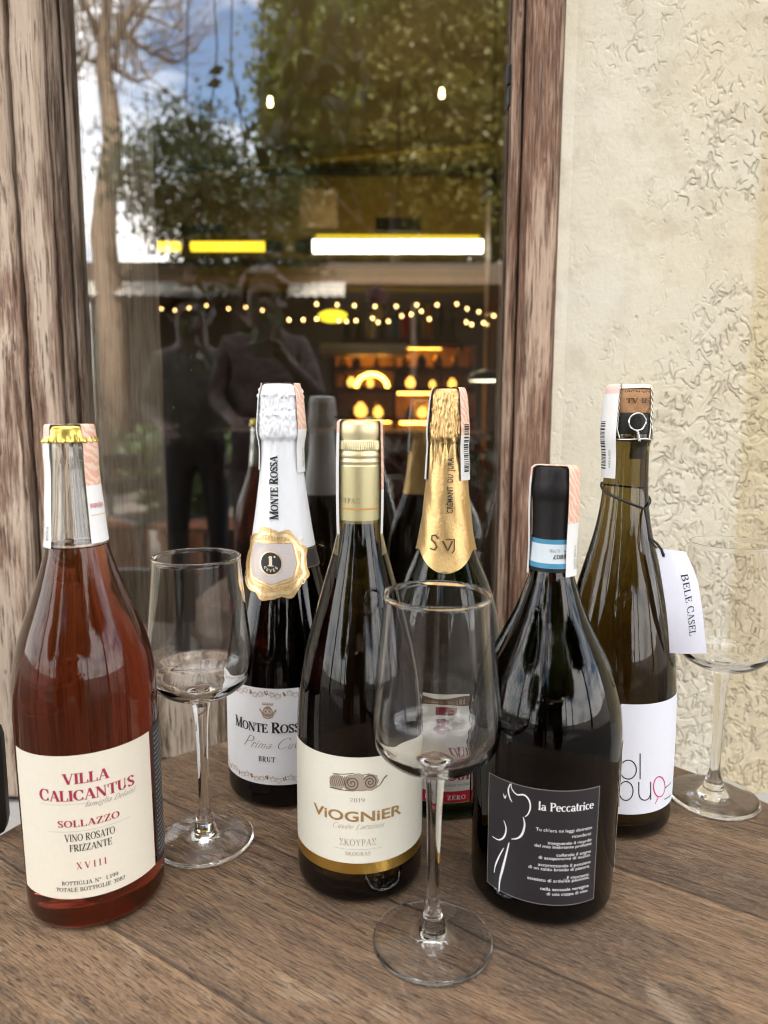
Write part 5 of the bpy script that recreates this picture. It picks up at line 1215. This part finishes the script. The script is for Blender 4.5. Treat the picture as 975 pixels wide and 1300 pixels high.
# ------------------------------------------------------------------ the street behind the camera
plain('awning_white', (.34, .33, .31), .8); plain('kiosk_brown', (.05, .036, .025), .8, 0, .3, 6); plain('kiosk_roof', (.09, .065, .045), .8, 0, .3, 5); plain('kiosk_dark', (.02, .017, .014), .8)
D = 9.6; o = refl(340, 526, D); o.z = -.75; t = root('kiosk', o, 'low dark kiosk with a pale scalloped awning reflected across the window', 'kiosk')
def kp(u, v, dy=0): p = refl(u, v, D)-o; p.y += dy; return p
def kbox(name, u0, u1, v0, v1, y0, y1, m): a, c = kp(u0, v1), kp(u1, v0); b = MB(); b.box((a.x, y0, a.z), (c.x, y1, c.z), m); return b.build(name, t)
kbox('back_wall', 60, 690, 350, 620, -1.8, -1.7, 'kiosk_brown'); kbox('roof', 50, 700, 338, 361, -1.9, .15, 'kiosk_roof'); kbox('counter', 110, 650, 555, 626, -.5, -.1, 'kiosk_dark')
for u in (62, 300, 520, 684): kbox('post', u, u+8, 384, 626, -.1, 0, 'kiosk_brown')
b = MB(); n = 120; vs = []; fs = []
a, c = kp(105, 385), kp(440, 366)
for i in range(n+1): x = a.x+(c.x-a.x)*i/n; vs += [(x, .35, c.z-.02), (x, .55+.01*math.sin(i*1.1), a.z+.03*abs(math.sin(i*math.pi/4))), (x, .15, c.z+.05)]
for i in range(n): k = i*3; fs += [(k, k+1, k+4, k+3), (k+2, k, k+3, k+5)]
b.add(vs, fs, 'awning_white'); b.build('awning', t)
# people at a stand-up table, only seen as reflections
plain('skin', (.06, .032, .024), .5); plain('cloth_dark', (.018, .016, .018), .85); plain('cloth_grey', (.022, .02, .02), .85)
def print_cloth(name, cols, sc):
    q = N(name); v = q.mapping(); n1 = q.noise(v, sc, 3, .6, 1.2); n2 = q.noise(v, sc*.35, 4, .6)
    cc = q.ramp(n1, [(.40, cols[0]), (.47, cols[1]), (.56, cols[2]), (.62, cols[0])]); cc = q.mix(q.ramp(n2, [(.42, 0), (.6, .8)]), cc, cols[0])
    M[name] = q.done(q.pbsdf(Base_Color=cc, Roughness=.85, Normal=q.bump(n2, .05)))
print_cloth('cloth_print', ((.018, .012, .014), (.085, .07, .075), (.05, .026, .03)), 16); print_cloth('cloth_stripe', ((.025, .023, .022), (.085, .08, .078), (.04, .038, .036)), 9)
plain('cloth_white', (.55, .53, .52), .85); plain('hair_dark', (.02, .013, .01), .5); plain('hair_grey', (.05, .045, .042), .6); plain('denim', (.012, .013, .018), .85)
def person(loc, rz, H, top, leg, hair, label, armR, armL):
    t = root('person', loc, label, 'person', rz=rz); k = H/1.72
    V = []; E = []; Rd = []
    def ad(p, r, par=None): V.append(Vector(p)*k); Rd.append(r*k); i = len(V)-1; (E.append((par, i)) if par is not None else None); return i
    pel = ad((0, 0, .95), .135); ch0 = ad((0, -.01, 1.12), .125, pel); ch = ad((0, -.01, 1.30), .145, ch0); nk = ad((0, .0, 1.45), .058, ch); hd0 = ad((0, .015, 1.54), .075, nk); hd1 = ad((0, .02, 1.62), .092, hd0); ad((0, .01, 1.69), .065, hd1); ad((0, .105, 1.585), .016, hd0)
    for s in (-1, 1):
        sh = ad((s*.17, -.01, 1.39), .058, ch); el, wr = (armR if s > 0 else armL); e = ad((s*el[0], el[1], el[2]), .042, sh); w = ad((s*wr[0], wr[1], wr[2]), .028, e)
        d = (V[w]-V[e]).normalized()/k; pb = V[w]/k; pm = ad(pb+d*.06, .030, w)
        for q in range(4): f = ad(pb+d*.11+Vector(((q-1.5)*.019, 0, .006)), .010, pm); ad(pb+d*(.15+.012*(q in (1, 2)))+Vector(((q-1.5)*.021, .012, -.006)), .008, f)
        th = ad(pb+d*.07+Vector((-s*.04, .01, .02)), .011, pm); ad(pb+d*.10+Vector((-s*.05, .02, .03)), .009, th)
        hp = ad((s*.095, 0, .88), .095, pel); kn = ad((s*.105, .02, .50), .062, hp); an = ad((s*.11, -.01, .09), .042, kn); hl = ad((s*.115, .06, .045), .042, an); ad((s*.13, .17, .03), .035, hl)
    me = bpy.data.meshes.new('body'); me.from_pydata(V, E, []); o = bpy.data.objects.new('body', me); COL.objects.link(o)
    m = o.modifiers.new('skin', 'SKIN'); m.use_smooth_shade = True; o.modifiers.new('sub', 'SUBSURF').levels = 2
    for i, sv in enumerate(me.skin_vertices[0].data): sv.radius = (Rd[i], Rd[i]); sv.use_root = (i == 0)
    dg = bpy.context.evaluated_depsgraph_get(); nm = bpy.data.meshes.new_from_object(o.evaluated_get(dg)); bpy.data.objects.remove(o)
    b_ = bpy.data.objects.new('body', nm); COL.objects.link(b_); b_.parent = t; nm.materials.clear()
    for q in ('skin', top, leg, 'hair_dark'): nm.materials.append(M[q])
    hands = [V[i] for i in range(len(V)) if Rd[i]/k < .031]
    for p in nm.polygons:
        c = p.center; z = c.z/k; p.use_smooth = True
        near = min(((c-h).length for h in hands), default=9)
        p.material_index = 0 if z > 1.44 or near < .06*k else 1 if z > .96 else 2 if z > .075 else 3
    h = MB(); h.sphere((0, -.012*k, 1.645*k), .112*k, hair, 32, 22, (1.0, 1.05, .95)); h.v = [tuple(Vector(q)+(Vector(q)-Vector((0, 0, 1.65*k)))*.28*noise.noise(Vector(q)*22)) for q in h.v]; hb = h.build('hair', t, smooth=True)
    bm = bmesh.new(); bm.from_mesh(hb.data); bmesh.ops.delete(bm, geom=[v for v in bm.verts if v.co.y > .05*k and v.co.z < (1.675+.25*abs(v.co.x))*k or v.co.z < 1.56*k], context='VERTS'); bm.to_mesh(hb.data); bm.free()
    for s in (-1, 1): e = MB(); e.sphere((s*.033*k, .100*k, 1.622*k), .0075*k, 'hair_dark', 8, 6); e.build('eye', t)
    return t
arm_dn = ((.22, -.02, 1.12), (.21, .06, .90)); arm_up = ((.24, .10, 1.16), (.10, .30, 1.30)); arm_mid = ((.23, .02, 1.13), (.14, .26, 1.05))
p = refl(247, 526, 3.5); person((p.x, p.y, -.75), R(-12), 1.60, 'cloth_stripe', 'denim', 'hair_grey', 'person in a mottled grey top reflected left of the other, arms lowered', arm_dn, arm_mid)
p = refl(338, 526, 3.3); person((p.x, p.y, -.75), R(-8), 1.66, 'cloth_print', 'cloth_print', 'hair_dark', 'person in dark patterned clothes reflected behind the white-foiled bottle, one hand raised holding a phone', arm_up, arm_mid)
ph = Vector((p.x, p.y, -.75))+Matrix.Rotation(R(-8), 3, 'Z')@Vector((0, .40, 1.33)); b = MB(); b.box((-.037, -.004, -.075), (.037, .004, .075), 'black_plastic', .006); tag(b.build('phone', loc=ph), 'black phone held up by the person in patterned clothes', 'phone')
# cafe chairs
def chair(loc, rz, label):
    t = root('chair', loc, label, 'chair', 'black slat-back chairs', rz)
    b = MB(); b.box((-.21, -.21, .43), (.21, .21, .46), 'black_metal', .012); b.build('seat', t)
    for x in (-.19, .19):
        b = MB(); b.tube([(x, -.19, 0), (x, -.19, .45)], .014, 'black_metal', 10); b.build('leg', t, smooth=True)
        b = MB(); b.tube([(x, .20, 0), (x, .20, .45), (x, .225, .78)], .014, 'black_metal', 10); b.build('leg', t, smooth=True)
    for z, dy in ((.60, .209), (.74, .222)):
        b = MB(); b.box((-.215, dy-.011, z-.04+.02), (.215, dy+.011, z+.04+.02), 'black_metal', .0105); b.build('back_slat', t, angle=40)
    return t
cp_ = at(6, 990, .455); ch_ = chair((cp_.x-.2155, .455+.222+.0, -.75), 0, 'black slat-back chair at the left edge of the photo beside the rosé bottle')
ch_.location.y = .455-.222; ch_.location.z = -.75+(cp_.z+.75-.76)
for u, D, a, lb in ((200, 4.0, 2.4, 'black slat-back chair reflected below the person in mottled grey'), (420, 5.2, .6, 'black slat-back chair standing alone on the paving, reflected between the white-foiled and screw-cap bottles'), (600, 5.6, -2.0, 'black slat-back chair reflected near the right window stile')):
    p = refl(u, 640, D); c = copy_thing(ch_, lb); c.location = (p.x, p.y, -.75); c.rotation_euler.z = a
p = refl(235, 660, 3.9); t = root('bench', (p.x, p.y, -.75), 'low terracotta-brown wooden bench reflected at the lower left', 'bench', rz=R(18)); 
plain('bench_wood', (.24, .085, .04), .6, 0, .3, 14)
for i in range(3): b = MB(); b.box((-.5, -.2+i*.14, .42), (.5, -.08+i*.14, .45), 'bench_wood', .006); b.build('seat_board', t)
for x in (-.42, .38): b = MB(); b.box((x, -.18, 0), (x+.05, .20, .418), 'bench_wood', .005); b.build('leg', t)
